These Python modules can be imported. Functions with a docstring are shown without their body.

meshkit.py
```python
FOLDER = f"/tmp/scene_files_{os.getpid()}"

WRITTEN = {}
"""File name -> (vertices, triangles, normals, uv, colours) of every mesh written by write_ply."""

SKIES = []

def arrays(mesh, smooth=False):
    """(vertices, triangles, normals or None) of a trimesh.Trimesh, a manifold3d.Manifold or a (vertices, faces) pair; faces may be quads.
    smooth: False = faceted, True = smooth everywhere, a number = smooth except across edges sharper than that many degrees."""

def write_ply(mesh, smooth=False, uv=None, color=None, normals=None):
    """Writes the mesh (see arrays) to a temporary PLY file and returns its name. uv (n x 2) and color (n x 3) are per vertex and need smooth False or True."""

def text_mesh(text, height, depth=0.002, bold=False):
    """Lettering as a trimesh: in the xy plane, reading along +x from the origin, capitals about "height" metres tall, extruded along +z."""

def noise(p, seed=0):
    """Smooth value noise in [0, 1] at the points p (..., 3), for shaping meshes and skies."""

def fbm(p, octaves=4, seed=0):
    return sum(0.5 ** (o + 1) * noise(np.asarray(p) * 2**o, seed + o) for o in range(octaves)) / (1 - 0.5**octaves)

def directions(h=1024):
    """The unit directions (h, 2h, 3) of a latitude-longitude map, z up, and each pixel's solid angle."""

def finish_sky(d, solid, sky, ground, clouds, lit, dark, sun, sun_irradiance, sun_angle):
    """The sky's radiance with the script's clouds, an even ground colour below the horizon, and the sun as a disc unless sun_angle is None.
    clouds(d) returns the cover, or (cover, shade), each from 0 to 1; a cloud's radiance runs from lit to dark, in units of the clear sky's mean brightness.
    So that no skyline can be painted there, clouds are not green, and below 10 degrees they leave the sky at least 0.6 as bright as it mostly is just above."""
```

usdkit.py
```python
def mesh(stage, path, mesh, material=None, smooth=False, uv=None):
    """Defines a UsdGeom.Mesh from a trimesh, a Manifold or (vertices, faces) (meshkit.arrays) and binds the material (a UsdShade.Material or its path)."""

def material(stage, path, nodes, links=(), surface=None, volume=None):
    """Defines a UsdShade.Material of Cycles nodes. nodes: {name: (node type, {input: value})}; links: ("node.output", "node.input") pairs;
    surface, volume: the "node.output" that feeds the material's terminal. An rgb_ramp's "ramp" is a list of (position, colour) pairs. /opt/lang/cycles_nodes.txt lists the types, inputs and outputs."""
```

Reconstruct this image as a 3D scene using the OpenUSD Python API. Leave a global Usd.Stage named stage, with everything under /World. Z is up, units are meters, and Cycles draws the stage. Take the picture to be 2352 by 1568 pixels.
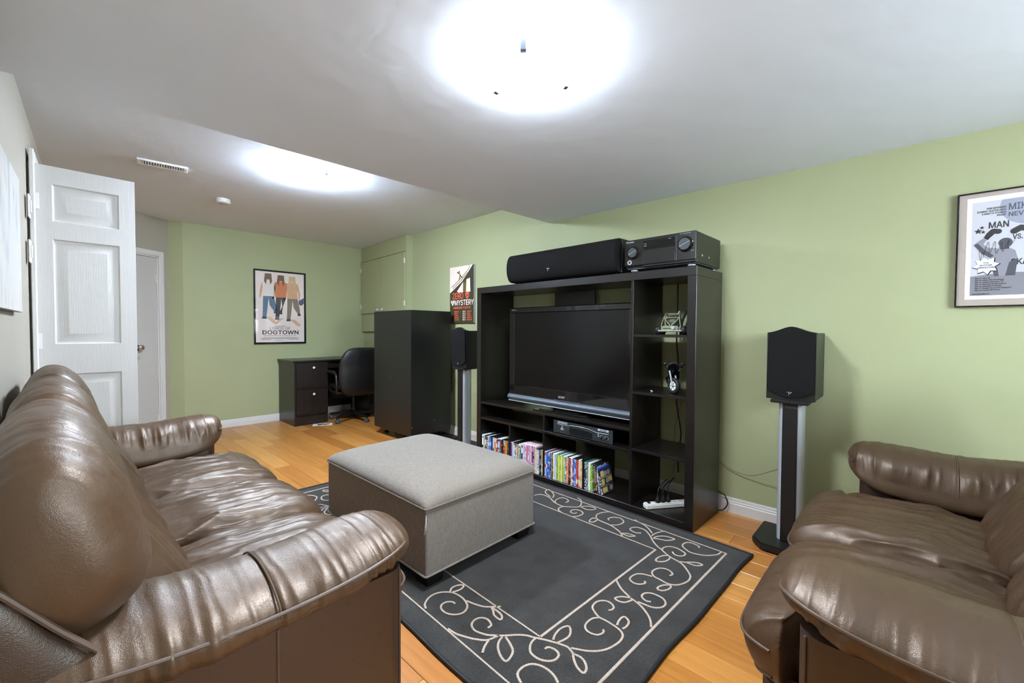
import math, random
import numpy as np
import trimesh
import shapely.geometry as sg
import shapely.ops as so
import usdkit, meshkit
from pxr import Usd, UsdGeom, UsdShade, UsdLux, Gf, Sdf, Vt

# ------------------------------------------------------------------ camera, light, exposure
stage = Usd.Stage.CreateInMemory()
UsdGeom.SetStageUpAxis(stage, 'Z'); UsdGeom.SetStageMetersPerUnit(stage, 1.0)
UsdGeom.Xform.Define(stage, '/World'); UsdGeom.Scope.Define(stage, '/World/Looks')
F_PX, YAW, PITCH, ROLL, EYE = 973.31, math.radians(43.2468), math.radians(1.5009), math.radians(0.3111), 1.11336
EXPOSURE = 1.4
LAMP = 88.0          # radiance of the two ceiling lamps' glass
BULB = 3.0         # the bulbs inside, whose light escapes over the open rim
WINDOW = 14.0        # daylight behind the window
SKY = 0.6
def cam_axes():
    cy, sy, cp, sp = math.cos(YAW), math.sin(YAW), math.cos(PITCH), math.sin(PITCH)
    f = np.array([-sy*cp, cy*cp, -sp]); r = np.array([cy, sy, 0.0]); u = np.cross(r, f)
    c, s = math.cos(ROLL), math.sin(ROLL)
    return c*r+s*u, -s*r+c*u, f
_r, _u, _f = cam_axes()
cam = UsdGeom.Camera.Define(stage, '/World/camera')
cam.AddTransformOp().Set(Gf.Matrix4d(*_r, 0, *_u, 0, *(-_f), 0, 0, 0, EYE, 1))
cam.CreateHorizontalApertureAttr(36.0); cam.CreateVerticalApertureAttr(24.0)
cam.CreateFocalLengthAttr(36.0*F_PX/2352); cam.CreateClippingRangeAttr(Gf.Vec2f(0.03, 200.0))
cam.CreateExposureAttr(EXPOSURE)
sky = UsdLux.DomeLight.Define(stage, '/World/sky')
sky.CreateIntensityAttr(SKY); sky.CreateColorAttr(Gf.Vec3f(0.62, 0.78, 1.0))
win = UsdLux.RectLight.Define(stage, '/World/window_daylight')     # daylight standing in the window opening of the rear wall
win.CreateWidthAttr(1.2); win.CreateHeightAttr(0.85); win.CreateIntensityAttr(WINDOW); win.CreateColorAttr(Gf.Vec3f(0.74, 0.87, 1.0))
win.AddTransformOp().Set(Gf.Matrix4d(0,1,0,0, 0,0,1,0, 1,0,0,0, 1.86,1.35,1.43,1))

# ------------------------------------------------------------------ helpers
rng = random.Random(7)
used = {}
def numbered(parent, name):
    k = (parent, name); n = used.get(k, -1)+1; used[k] = n
    return f'{parent}/{name}' if n == 0 else f'{parent}/{name}_{n:03d}'
def P(o): return str(o.GetPath()) if hasattr(o, 'GetPath') else str(o)
def data(o, label=None, cat=None, group=None, kind=None):
    p = o.GetPrim() if hasattr(o, 'GetPrim') else o
    for k, v in (('label', label), ('category', cat), ('group', group), ('kind', kind)):
        if v: p.SetCustomDataByKey(k, v)
    return o
def thing(name, label=None, cat=None, loc=(0,0,0), rz=0.0, group=None, kind=None, mat4=None):
    x = UsdGeom.Xform.Define(stage, numbered('/World', name))
    if mat4 is not None: x.AddTransformOp().Set(Gf.Matrix4d(*[float(v) for v in np.asarray(mat4).T.ravel()]))
    else:
        x.AddTranslateOp().Set(Gf.Vec3d(*map(float, loc)))
        if rz: x.AddRotateZOp().Set(float(rz))
    return data(x, label, cat, group, kind)
def part(parent, name, mesh, mat, label=None, smooth=30, kind=None):
    if isinstance(mesh, list): mesh = cat(mesh)
    o = usdkit.mesh(stage, numbered(P(parent), name), mesh, mat, smooth=smooth)
    return data(o, label, kind=kind)
def solo(name, mesh, mat, label=None, cat_=None, group=None, kind=None, smooth=30):
    o = part('/World', name, mesh, mat, smooth=smooth)
    return data(o, label, cat_, group, kind)
def dup(src, name, label, cat, loc, rz=0.0, group=None):
    x = thing(name, label, cat, loc, rz, group)
    x.GetPrim().GetReferences().AddInternalReference(src.GetPath())
    x.GetPrim().SetInstanceable(True)
    return x
def frame4(origin, right, up):
    r, u = np.array(right, float), np.array(up, float); r /= np.linalg.norm(r); u /= np.linalg.norm(u)
    m = np.eye(4); m[:3,0], m[:3,1], m[:3,2], m[:3,3] = r, u, np.cross(r, u), origin
    return m
def cat(ms): return trimesh.util.concatenate([m for m in ms])
def move(m, x=0, y=0, z=0):
    m = m.copy(); m.apply_translation((x, y, z)); return m
def rot(m, deg, axis, at=(0,0,0)):
    m = m.copy(); m.apply_transform(trimesh.transformations.rotation_matrix(math.radians(deg), axis, at)); return m
def bx(x0, x1, y0, y1, z0, z1, b=0.0015):
    """A box between two corners with chamfered edges."""
    x0, x1 = min(x0,x1), max(x0,x1); y0, y1 = min(y0,y1), max(y0,y1); z0, z1 = min(z0,z1), max(z0,z1)
    b = min(b, .45*(x1-x0), .45*(y1-y0), .45*(z1-z0))
    if b <= 0: return move(trimesh.creation.box((x1-x0, y1-y0, z1-z0)), (x0+x1)/2, (y0+y1)/2, (z0+z1)/2)
    pts = []
    for sx in (0,1):
        for sy in (0,1):
            for sz in (0,1):
                X, Y, Z = (x0,x1)[sx], (y0,y1)[sy], (z0,z1)[sz]
                ix, iy, iz = (b,-b)[sx], (b,-b)[sy], (b,-b)[sz]
                pts += [(X, Y+iy, Z+iz), (X+ix, Y, Z+iz), (X+ix, Y+iy, Z)]
    return trimesh.convex.convex_hull(np.array(pts))
def spline(pts, step=0.01, closed=False):
    p = np.array(pts, float); n = len(p); out = []
    idx = range(n) if closed else range(n-1)
    for i in idx:
        if closed: a, b, c, d = p[(i-1)%n], p[i], p[(i+1)%n], p[(i+2)%n]
        else: a, b, c, d = p[max(i-1,0)], p[i], p[i+1], p[min(i+2,n-1)]
        k = max(2, int(np.linalg.norm(c-b)/step))
        for t in np.arange(k)/k:
            out.append(.5*((2*b)+(c-a)*t+(2*a-5*b+4*c-d)*t*t+(3*b-a-3*c+d)*t**3))
    if not closed: out.append(p[-1])
    return np.array(out)
def tube(pts, r, n=8, closed=False, smooth_step=None):
    p = np.array(pts, float)
    if smooth_step: p = spline(p, smooth_step, closed)
    m = len(p); rr = np.full(m, r) if np.ndim(r) == 0 else np.interp(np.linspace(0,1,m), np.linspace(0,1,len(r)), r)
    t = (np.roll(p,-1,0)-np.roll(p,1,0)) if closed else np.gradient(p, axis=0)
    t /= np.maximum(np.linalg.norm(t, axis=1, keepdims=True), 1e-9)
    u = np.cross(t[0], (0,0,1.0)); u = u if np.linalg.norm(u) > 1e-3 else np.cross(t[0], (1.0,0,0)); u /= np.linalg.norm(u)
    V = []; a = np.arange(n)/n*2*np.pi
    for i in range(m):
        u = u-t[i]*(u@t[i]); u /= max(np.linalg.norm(u),1e-9); w = np.cross(t[i], u)
        V.append(p[i]+rr[i]*(np.cos(a)[:,None]*u+np.sin(a)[:,None]*w))
    V = np.vstack(V); Fc = []
    for i in range(m if closed else m-1):
        j = (i+1) % m
        for k in range(n):
            l = (k+1) % n; Fc += [(i*n+k, i*n+l, j*n+l), (i*n+k, j*n+l, j*n+k)]
    if not closed:
        V = np.vstack([V, p[0], p[-1]])
        for k in range(n):
            l = (k+1) % n; Fc += [(m*n, l, k), (m*n+1, (m-1)*n+k, (m-1)*n+l)]
    return trimesh.Trimesh(V, Fc, process=False)
def lathe(prof, n=40):
    """prof: (radius, z) pairs from bottom axis to top."""
    prof = np.array(prof, float); a = np.arange(n)/n*2*np.pi; V = []
    for r, z in prof: V.append(np.stack([r*np.cos(a), r*np.sin(a), np.full(n, z)], 1))
    V = np.vstack(V); Fc = []
    for i in range(len(prof)-1):
        for k in range(n):
            l = (k+1) % n; Fc += [(i*n+k, i*n+l, (i+1)*n+l), (i*n+k, (i+1)*n+l, (i+1)*n+k)]
    return trimesh.Trimesh(V, Fc, process=False)
def cyl(r, h, n=28, b=0.0):
    b = min(b, r*.4, h*.4)
    return lathe([(0,0),(r-b,0),(r,b),(r,h-b),(r-b,h),(0,h)] if b else [(0,0),(r,0),(r,0),(r,h),(r,h),(0,h)], n)
def prism(poly, h):
    g = poly if hasattr(poly, 'geom_type') else sg.Polygon(poly)
    gs = list(getattr(g, 'geoms', [g]))
    return cat([trimesh.creation.extrude_polygon(q, h, engine='earcut') for q in gs if q.area > 1e-10])
def ori(m, ex, ey, ez, o=(0,0,0)):
    M = np.eye(4); M[:3,0], M[:3,1], M[:3,2], M[:3,3] = ex, ey, ez, o
    m = m.copy(); m.apply_transform(M)
    if np.linalg.det(M[:3,:3]) < 0: m.invert()
    return m
def text(s, h, x=0, y=0, z=0, depth=.0004, bold=False, align='l', sx=1.0, ang=0.0):
    """Lettering in the xy plane of its thing, reading along +x."""
    m = meshkit.text_mesh(s, h, depth, bold); m.apply_scale((sx, 1, 1))
    w = m.bounds[1][0]-m.bounds[0][0]
    m.apply_translation((-m.bounds[0][0]-(0 if align == 'l' else w/2 if align == 'c' else w), 0, 0))
    if ang: m = rot(m, ang, (0,0,1))
    m.apply_translation((x, y, z)); return m
def flat(poly, z, t=.0004): return move(prism(poly, t), 0, 0, z)
def ribbon(pts, w, z, h=.0012, rope=0.0):
    p = np.array(pts, float); t = np.gradient(p, axis=0); t /= np.maximum(np.linalg.norm(t,axis=1,keepdims=True),1e-9)
    nn = np.stack([-t[:,1], t[:,0]], 1); m = len(p); ww = w/2*(1+rope*np.where(np.arange(m)%2, 1, -1))[:,None]
    a, b = p+nn*ww, p-nn*ww
    V = np.vstack([np.c_[a, np.full(m, z)], np.c_[b, np.full(m, z)], np.c_[p+nn*ww*.7, np.full(m, z+h)], np.c_[p-nn*ww*.7, np.full(m, z+h)]])
    Fc = []
    for i in range(m-1):
        j = i+1
        for (q, s) in ((2*m, 3*m), (0, 2*m), (3*m, m)):
            Fc += [(q+i, s+i, s+j), (q+i, s+j, q+j)]
    return trimesh.Trimesh(V, Fc, process=False)
def wall_slab(a, b, z0, z1, t=.1, holes=()):
    """A vertical wall from a to b (xy), its face on that line, its thickness to the right of a->b. holes: (s0, s1, z0, z1)."""
    a, b = np.array(a, float), np.array(b, float); L = np.linalg.norm(b-a); e = (b-a)/L; n = np.array([e[1], -e[0]])
    g = sg.box(0, z0, L, z1)
    for h in holes: g = g.difference(sg.box(h[0], h[2], h[1], h[3]))
    return ori(prism(g, t), (e[0],e[1],0), (0,0,1), (n[0],n[1],0), (a[0],a[1],0))
def srgb(r, g, b):
    f = lambda c: (c/255/12.92) if c/255 <= .04045 else ((c/255+.055)/1.055)**2.4
    return (f(r), f(g), f(b))

# ------------------------------------------------------------------ materials
def mat(name, nodes, links, surface='p.BSDF'): return usdkit.material(stage, f'/World/Looks/{name}', nodes, links, surface=surface)
def plain(name, c, rough=.5, metal=0.0, spec=.5, coat=0.0, bump=0.0, bscale=200.0, emit=0.0, var=0.0, vscale=3.0, sheen=0.0, bdist=.002):
    n = {'p': ('principled_bsdf', {'base_color': c, 'roughness': rough, 'metallic': metal, 'specular_ior_level': spec, 'coat_weight': coat, 'sheen_weight': sheen})}
    l = []
    if emit: n['p'][1].update(emission_color=c, emission_strength=emit)
    if bump or var: n['tc'] = ('texture_coordinate', {})
    if bump:
        n['bn'] = ('noise_texture', {'scale': bscale, 'detail': 4.0}); n['b'] = ('bump', {'strength': bump, 'distance': bdist})
        l += [('tc.object','bn.vector'), ('bn.fac','b.height'), ('b.normal','p.normal')]
    if var:
        n['vn'] = ('noise_texture', {'scale': vscale, 'detail': 3.0})
        n['vr'] = ('rgb_ramp', {'ramp': [(.3, tuple(v*(1-var) for v in c)), (.7, tuple(min(1, v*(1+var)) for v in c))]})
        l += [('tc.object','vn.vector'), ('vn.fac','vr.fac'), ('vr.color','p.base_color')]
    return mat(name, n, l)
M = {}
M['green'] = plain('wall_green', srgb(165,168,128), .55, spec=.25, bump=.12, bscale=160, var=.035, vscale=1.3)
M['ceil'] = plain('ceiling_white', srgb(225,229,235), .8, spec=.2, bump=.25, bscale=6, bdist=.012)
M['bright'] = plain('bright_white_paint', srgb(238,238,238), .4)
M['beige'] = plain('wall_beige', srgb(166,158,143), .6, spec=.25, bump=.1, bscale=160, var=.03, vscale=1.2)
M['white'] = plain('white_paint', srgb(214,210,204), .38, bump=.05, bscale=120)
M['doorwhite'] = mat('door_white', {'tc': ('texture_coordinate', {}), 'mp': ('mapping', {'scale': (60.0, 60.0, 2.2)}), 'n': ('noise_texture', {'scale': 3.0, 'detail': 5.0, 'distortion': 1.4}),
    'b': ('bump', {'strength': .22, 'distance': .003}), 'p': ('principled_bsdf', {'base_color': srgb(192,187,180), 'roughness': .42})},
    [('tc.object','mp.vector'), ('mp.vector','n.vector'), ('n.fac','b.height'), ('b.normal','p.normal')])
def wood(name, c1, c2, rough, scale=(1.5, 26.0, 26.0), off=0.0, coat=0.0, bump=.05, spec=.5):
    return mat(name, {'tc': ('texture_coordinate', {}), 'oi': ('object_info', {}), 'vm': ('vector_math', {'math_type': 'scale', 'vector1': (7.0, 3.0, 5.0)}), 'va': ('vector_math', {'math_type': 'add'}),
        'mp': ('mapping', {'scale': scale, 'location': (off, off*.7, 0.0)}), 'n': ('noise_texture', {'scale': 1.6, 'detail': 6.0, 'roughness': .62, 'distortion': .9}),
        'r': ('rgb_ramp', {'ramp': [(.25, c2), (.5, tuple((a+b)/2 for a, b in zip(c1, c2))), (.72, c1)]}), 'b': ('bump', {'strength': bump, 'distance': .001}),
        'p': ('principled_bsdf', {'roughness': rough, 'coat_weight': coat, 'coat_roughness': .15, 'specular_ior_level': spec})},
        [('oi.random','vm.scale'), ('tc.object','va.vector1'), ('vm.vector','va.vector2'), ('va.vector','mp.vector'), ('mp.vector','n.vector'), ('n.fac','r.fac'), ('r.color','p.base_color'), ('n.fac','b.height'), ('b.normal','p.normal')])
PLANKS = [wood(f'plank_{i}', srgb(*a), srgb(*b), .3, off=i*3.7, bump=.03) for i, (a, b) in enumerate([((196,134,64),(166,104,44)), ((204,142,72),(176,114,50)), ((188,126,58),(156,96,40)), ((208,150,80),(184,124,58)), ((198,136,68),(164,104,46)), ((184,120,56),(158,98,42))])]
M['gap'] = plain('floor_gap', srgb(96,62,34), .7)
M['unit'] = wood('black_brown_veneer', srgb(25,20,17), srgb(14,11,9), .30, (3.0, 3.0, 40.0), bump=.03)
M['unitx'] = wood('black_brown_veneer_long', srgb(28,23,20), srgb(16,13,11), .30, (2.0, 40.0, 40.0), bump=.03)
M['desk'] = wood('dark_desk_veneer', srgb(38,29,24), srgb(20,15,12), .30, (20.0, 20.0, 1.6), bump=.03)
M['black'] = plain('satin_black', srgb(14,14,14), .36)
M['cabinet'] = plain('painted_black', srgb(17,17,16), .32, bump=.06, bscale=60)
M['gloss'] = plain('gloss_black', srgb(10,10,11), .07, coat=.4)
M['screen'] = plain('screen_glass', srgb(5,5,6), .17, spec=.42)
M['cloth'] = plain('speaker_cloth', srgb(21,20,19), .92, spec=.15, bump=.5, bscale=700, var=.25, vscale=180)
M['vinyl'] = plain('speaker_vinyl', srgb(19,19,18), .38, bump=.08, bscale=300)
M['plastic'] = plain('black_plastic', srgb(14,14,14), .45)
M['rubber'] = plain('black_rubber', srgb(15,15,15), .65)
M['chairleather'] = plain('black_leather', srgb(19,19,18), .42, bump=.15, bscale=260)
M['silver'] = plain('brushed_aluminium', srgb(186,190,194), .34, metal=.35)
M['chrome'] = plain('chrome', srgb(205,205,208), .12, metal=1.0)
M['steelgrey'] = plain('grey_metal', srgb(88,94,100), .5, metal=.5)
M['print_white'] = plain('print_white', srgb(228,226,222), .6)
M['print_light'] = plain('print_light_grey', srgb(190,190,196), .6)
M['print_black'] = plain('print_black', srgb(26,25,24), .6)
M['print_grey'] = plain('print_grey', srgb(104,104,112), .6)
M['amp'] = plain('amplifier_face', srgb(44,50,50), .4)
M['receiver'] = plain('receiver_face', srgb(17,15,10), .3)
M['cord'] = plain('black_cord', srgb(16,16,15), .5)
M['wire'] = plain('grey_wire', srgb(110,112,100), .45)
M['offwhite'] = plain('off_white_plastic', srgb(226,222,212), .4)
M['lamp'] = plain('lamp_glass', (.86, .96, 1.10), .3, emit=LAMP)
M['lamp2'] = plain('lamp_glass_far', (.80, .955, 1.16), .3, emit=LAMP*1.45)
M['rug'] = mat('rug_pile', {'tc': ('texture_coordinate', {}), 'n': ('noise_texture', {'scale': 9.0, 'detail': 5.0}), 'f': ('noise_texture', {'scale': 420.0, 'detail': 3.0}),
    'r': ('rgb_ramp', {'ramp': [(.3, srgb(46,44,42)), (.7, srgb(58,56,53))]}), 'r2': ('rgb_ramp', {'ramp': [(.3, (.4,.4,.4)), (.72, (1.7,1.68,1.66))]}), 'm': ('mix', {'mix_type': 'multiply', 'fac': 1.0}),
    'b': ('bump', {'strength': .7, 'distance': .002}), 'p': ('principled_bsdf', {'roughness': .95, 'specular_ior_level': .1, 'sheen_weight': .15})},
    [('tc.object','n.vector'), ('tc.object','f.vector'), ('n.fac','r.fac'), ('f.fac','r2.fac'), ('r.color','m.color1'), ('r2.color','m.color2'), ('m.color','p.base_color'), ('f.fac','b.height'), ('b.normal','p.normal')])
M['rope'] = plain('rug_cream_yarn', srgb(178,160,144), .9, spec=.1, bump=.5, bscale=300, var=.12, vscale=120)
def tweed(name, c, k=1.0):
    return mat(name, {'tc': ('texture_coordinate', {}), 'm1': ('mapping', {'scale': (40*k, 420*k, 420*k)}), 'm2': ('mapping', {'scale': (420*k, 420*k, 40*k)}), 'n1': ('noise_texture', {'scale': 1.0, 'detail': 2.0}), 'n2': ('noise_texture', {'scale': 1.0, 'detail': 2.0}),
        'a': ('mix', {'mix_type': 'mix', 'fac': .5}), 'r': ('rgb_ramp', {'ramp': [(.36, tuple(v*.62 for v in c)), (.64, tuple(min(1, v*1.3) for v in c))]}),
        'b': ('bump', {'strength': .5, 'distance': .0015}), 'p': ('principled_bsdf', {'roughness': .93, 'specular_ior_level': .12, 'sheen_weight': .2})},
        [('tc.object','m1.vector'), ('tc.object','m2.vector'), ('m1.vector','n1.vector'), ('m2.vector','n2.vector'), ('n1.color','a.color1'), ('n2.color','a.color2'), ('a.color','r.fac'), ('a.color','b.height'), ('r.color','p.base_color'), ('b.normal','p.normal')])
M['tweed'] = tweed('grey_tweed', srgb(124,115,104))
def leather(name, c, rough=.5):
    return mat(name, {'tc': ('texture_coordinate', {}), 'n': ('noise_texture', {'scale': 3.0, 'detail': 4.0}), 'v': ('voronoi_texture', {'scale': 420.0, 'feature': 'distance_to_edge'}), 'w': ('noise_texture', {'scale': 26.0, 'detail': 5.0, 'roughness': .6, 'distortion': .8}), 'g': ('noise_texture', {'scale': 240.0, 'detail': 3.0}),
        'r': ('rgb_ramp', {'ramp': [(.3, tuple(v*.8 for v in c)), (.7, tuple(v*1.18 for v in c))]}), 'b1': ('bump', {'strength': .3, 'distance': .0010}), 'b2': ('bump', {'strength': .22, 'distance': .0016}),
        'rr': ('map_range', {'from_min': .3, 'from_max': .7, 'to_min': rough-.06, 'to_max': rough+.08}),
        'p': ('principled_bsdf', {'specular_ior_level': .75, 'specular_tint': (1.0, .90, .78), 'metallic': .12})},
        [('tc.object','n.vector'), ('tc.object','v.vector'), ('tc.object','w.vector'), ('tc.object','g.vector'), ('n.fac','r.fac'), ('r.color','p.base_color'), ('w.fac','rr.value'), ('rr.result','p.roughness'),
         ('g.fac','b2.height'), ('v.distance','b1.height'), ('b2.normal','b1.normal'), ('b1.normal','p.normal')])
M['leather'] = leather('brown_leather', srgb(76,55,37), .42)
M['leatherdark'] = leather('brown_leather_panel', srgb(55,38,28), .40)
M['stitch'] = plain('brown_piping', srgb(84,64,48), .5)
def pane(name):
    return mat(name, {'t': ('transparent_bsdf', {}), 'g': ('glossy_bsdf', {'roughness': .03}), 'mx': ('mix_closure', {'fac': .035})}, [('t.BSDF','mx.closure1'), ('g.BSDF','mx.closure2')], 'mx.closure')
M['pane'] = pane('window_pane')
# ------------------------------------------------------------------ the room
ZH, ZL = 2.235, 2.013
TVW = [(1.75, 2.815), (-2.2, 2.815), (-5.75, 2.918)]         # the green wall behind the media unit bends slightly
FARX = -5.607; CA = (-5.66, .772); CB = (-5.607, .888); CC = (-5.06, -.045); LW1 = (1.75, -.312)
def left_y(x): return -.24-.0411*x
def tv_y(x): return 2.815 if x > -2.2 else 2.815+(-2.2-x)*(.103/3.55)
# floor of planks
fl = thing('floor', kind='structure')
part(fl, 'subfloor', bx(-5.75, 1.85, -.45, 3.0, -.09, -.010, 0), M['gap'])
pw, y, row = .1245, -.345, 0
pr = random.Random(11)
while y < 2.95:
    x = -5.74-pr.random()*1.1
    while x < 1.84:
        L = pr.choice([1.2, 1.2, .9, 1.05]); a, b = max(x, -5.74), min(x+L, 1.84)
        if b-a > .05: part(fl, 'plank', bx(a+.0006, b-.0006, y+.0006, y+pw-.0006, -.010, 0, .0009), pr.choice(PLANKS), smooth=False)
        x += L
    y += pw; row += 1
# walls
def side_wall(name, segs, m): return solo(name, [wall_slab(a, b, 0, 2.5, .1, h) for a, b, h in segs], m, kind='structure', smooth=False)
# a->b runs so that the room lies to its left
side_wall('wall_right', [(TVW[0], TVW[1], ()), (TVW[1], TVW[2], ())], M['green'])
side_wall('wall_far', [((FARX, 2.97), CB, ())], M['green'])
side_wall('wall_return', [(CB, CA, ())], M['green'])
DL = math.dist(CA, CC)
side_wall('wall_corner', [(CA, CC, [(.105, .66, -1, 1.845)])], M['beige'])
LL = math.dist(CC, LW1); el = ((LW1[0]-CC[0])/LL, (LW1[1]-CC[1])/LL)
def lw_s(x): return (x-CC[0])/el[0]
side_wall('wall_left', [(CC, LW1, [(lw_s(-3.80), lw_s(-3.385), -1, 1.985)])], M['beige'])
side_wall('wall_rear', [((1.75, -.45), (1.75, 2.95), [(1.2, 2.4, 1.005, 1.855)])], M['green'])
# ceiling: a low part over the sofas, a higher one beyond the step
low = sg.Polygon([(1.9, -.5), (1.9, 3.1), (-2.216, 3.1), (-2.36, -.5)]); high = sg.Polygon([(-2.1, -.5), (-2.1, 3.1), (-5.9, 3.1), (-5.9, -.5)])
solo('ceiling', [move(prism(low, .4), 0, 0, ZL), move(prism(high, .2), 0, 0, ZH)], M['ceil'], kind='structure', smooth=False)
# baseboards
def board(a, b, name, h=.093):
    a, b = np.array(a, float), np.array(b, float); L = np.linalg.norm(b-a); e = (b-a)/L; n = np.array([-e[1], e[0]])
    prof = [(0,0), (.013,0), (.013,h*.62), (.0105,h*.66), (.0105,h*.76), (.0075,h*.8), (.0075,h*.9), (.004,h), (0,h)]
    return ori(prism(prof, L), (n[0],n[1],0), (0,0,1), (e[0],e[1],0), (a[0],a[1],0))
solo('baseboard_right', [board(TVW[0], TVW[1], 0), board(TVW[1], TVW[2], 0)], M['white'], kind='structure', smooth=20)
solo('baseboard_far', board((FARX, 2.90), CB, 0, .085), M['white'], kind='structure', smooth=20)
# window in the rear wall
wn = thing('window_1', kind='structure')
for y0, y1, z0, z1 in ((.75,1.95,1.005,1.045), (.75,1.95,1.815,1.855), (.75,.79,1.045,1.815), (1.91,1.95,1.045,1.815), (1.33,1.37,1.045,1.815)):
    part(wn, 'window_frame', bx(1.76, 1.82, y0, y1, z0, z1, .004), M['white'])
part(wn, 'pane', bx(1.785, 1.789, .79, 1.33, 1.045, 1.815, 0), M['pane'], smooth=False); part(wn, 'pane', bx(1.785, 1.789, 1.37, 1.91, 1.045, 1.815, 0), M['pane'], smooth=False)
part(wn, 'window_sill', bx(1.70, 1.76, .70, 2.0, .985, 1.005, .004), M['white'])

# panelled doors
def door_face(w, h, panels, t=.035):
    """Raised-panel door leaf in the xz plane, x 0..w, z 0..h, front face at y=0 towards -y: list of (name, mesh)."""
    g = sg.box(0, 0, w, h)
    for x0, x1, z0, z1 in panels: g = g.difference(sg.box(x0, z0, x1, z1))
    out = [('leaf', [ori(prism(g, .012), (1,0,0), (0,0,1), (0,-1,0), (0,.012,0)), bx(0, w, .012, t, 0, h, .0)])]
    for x0, x1, z0, z1 in panels:
        m1, m2 = .018, .052
        ring = [(0, .0), (m1*.4, .009), (m1, .011), (m2, .003), (m2+.004, .003)]
        V, Fc = [], []
        for d, y in ring: V += [(x0+d, y, z0+d), (x1-d, y, z0+d), (x1-d, y, z1-d), (x0+d, y, z1-d)]
        for i in range(len(ring)-1):
            for k in range(4):
                l = (k+1) % 4; Fc += [(4*i+k, 4*i+l, 4*i+4+l), (4*i+k, 4*i+4+l, 4*i+4+k)]
        n = 4*(len(ring)-1); Fc += [(n, n+1, n+2), (n, n+2, n+3)]
        out.append(('panel', trimesh.Trimesh(V, Fc, process=False)))
    return out
def knob():
    return lathe([(0,0),(.026,0),(.027,.004),(.012,.008),(.010,.024),(.020,.032),(.0265,.045),(.024,.058),(.012,.066),(0,.067)], 28)
# door 1: a narrow three-panel door standing open at a right angle to the left wall
d1 = thing('door_1', kind='structure')
for nm, m in door_face(.402, 1.972, [(.068,.332,.135,.855), (.068,.332,1.02,1.585), (.068,.332,1.68,1.878)]):
    m = cat(m) if isinstance(m, list) else m
    part(d1, nm, ori(m, (0,1,0), (-1,0,0), (0,0,1), (-3.37, -.092, .006)), M['doorwhite'], smooth=25)
part(d1, 'latch_plate', [bx(-3.396, -3.378, .309, .3115, .90, .962, .001), bx(-3.392, -3.382, .311, .320, .925, .94, .002)], M['chrome'])
for z in (.25, 1.0, 1.74): part(d1, 'hinge', [move(cyl(.006, .085, 12), -3.365, -.098, z), bx(-3.372, -3.366, -.094, -.07, z, z+.085, .001)], M['white'])
tr = thing('trim_1', kind='structure')
def lwp(x, off=0.0): return np.array([x, left_y(x)])+np.array([-el[1], el[0]])*off
def lbox(x0, x1, z0, z1, t0, t1, b=.003):
    m = bx(0, (x1-x0)/el[0], t0, t1, z0, z1, b); o = lwp(x0)
    return ori(m, (el[0],el[1],0), (-el[1],el[0],0), (0,0,1), (o[0],o[1],0))
part(tr, 'casing', lbox(-3.383, -3.325, 0, 2.04, 0, .018), M['white']); part(tr, 'casing', lbox(-3.862, -3.804, 0, 2.04, 0, .018), M['white'])
part(tr, 'casing', lbox(-3.804, -3.383, 1.982, 2.04, 0, .018), M['white'])
part(tr, 'jamb', [lbox(-3.80, -3.788, 0, 1.985, -.10, 0, 0), lbox(-3.397, -3.385, 0, 1.985, -.10, 0, 0), lbox(-3.8, -3.385, 1.975, 1.985, -.1, 0, 0)], M['white'])
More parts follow.
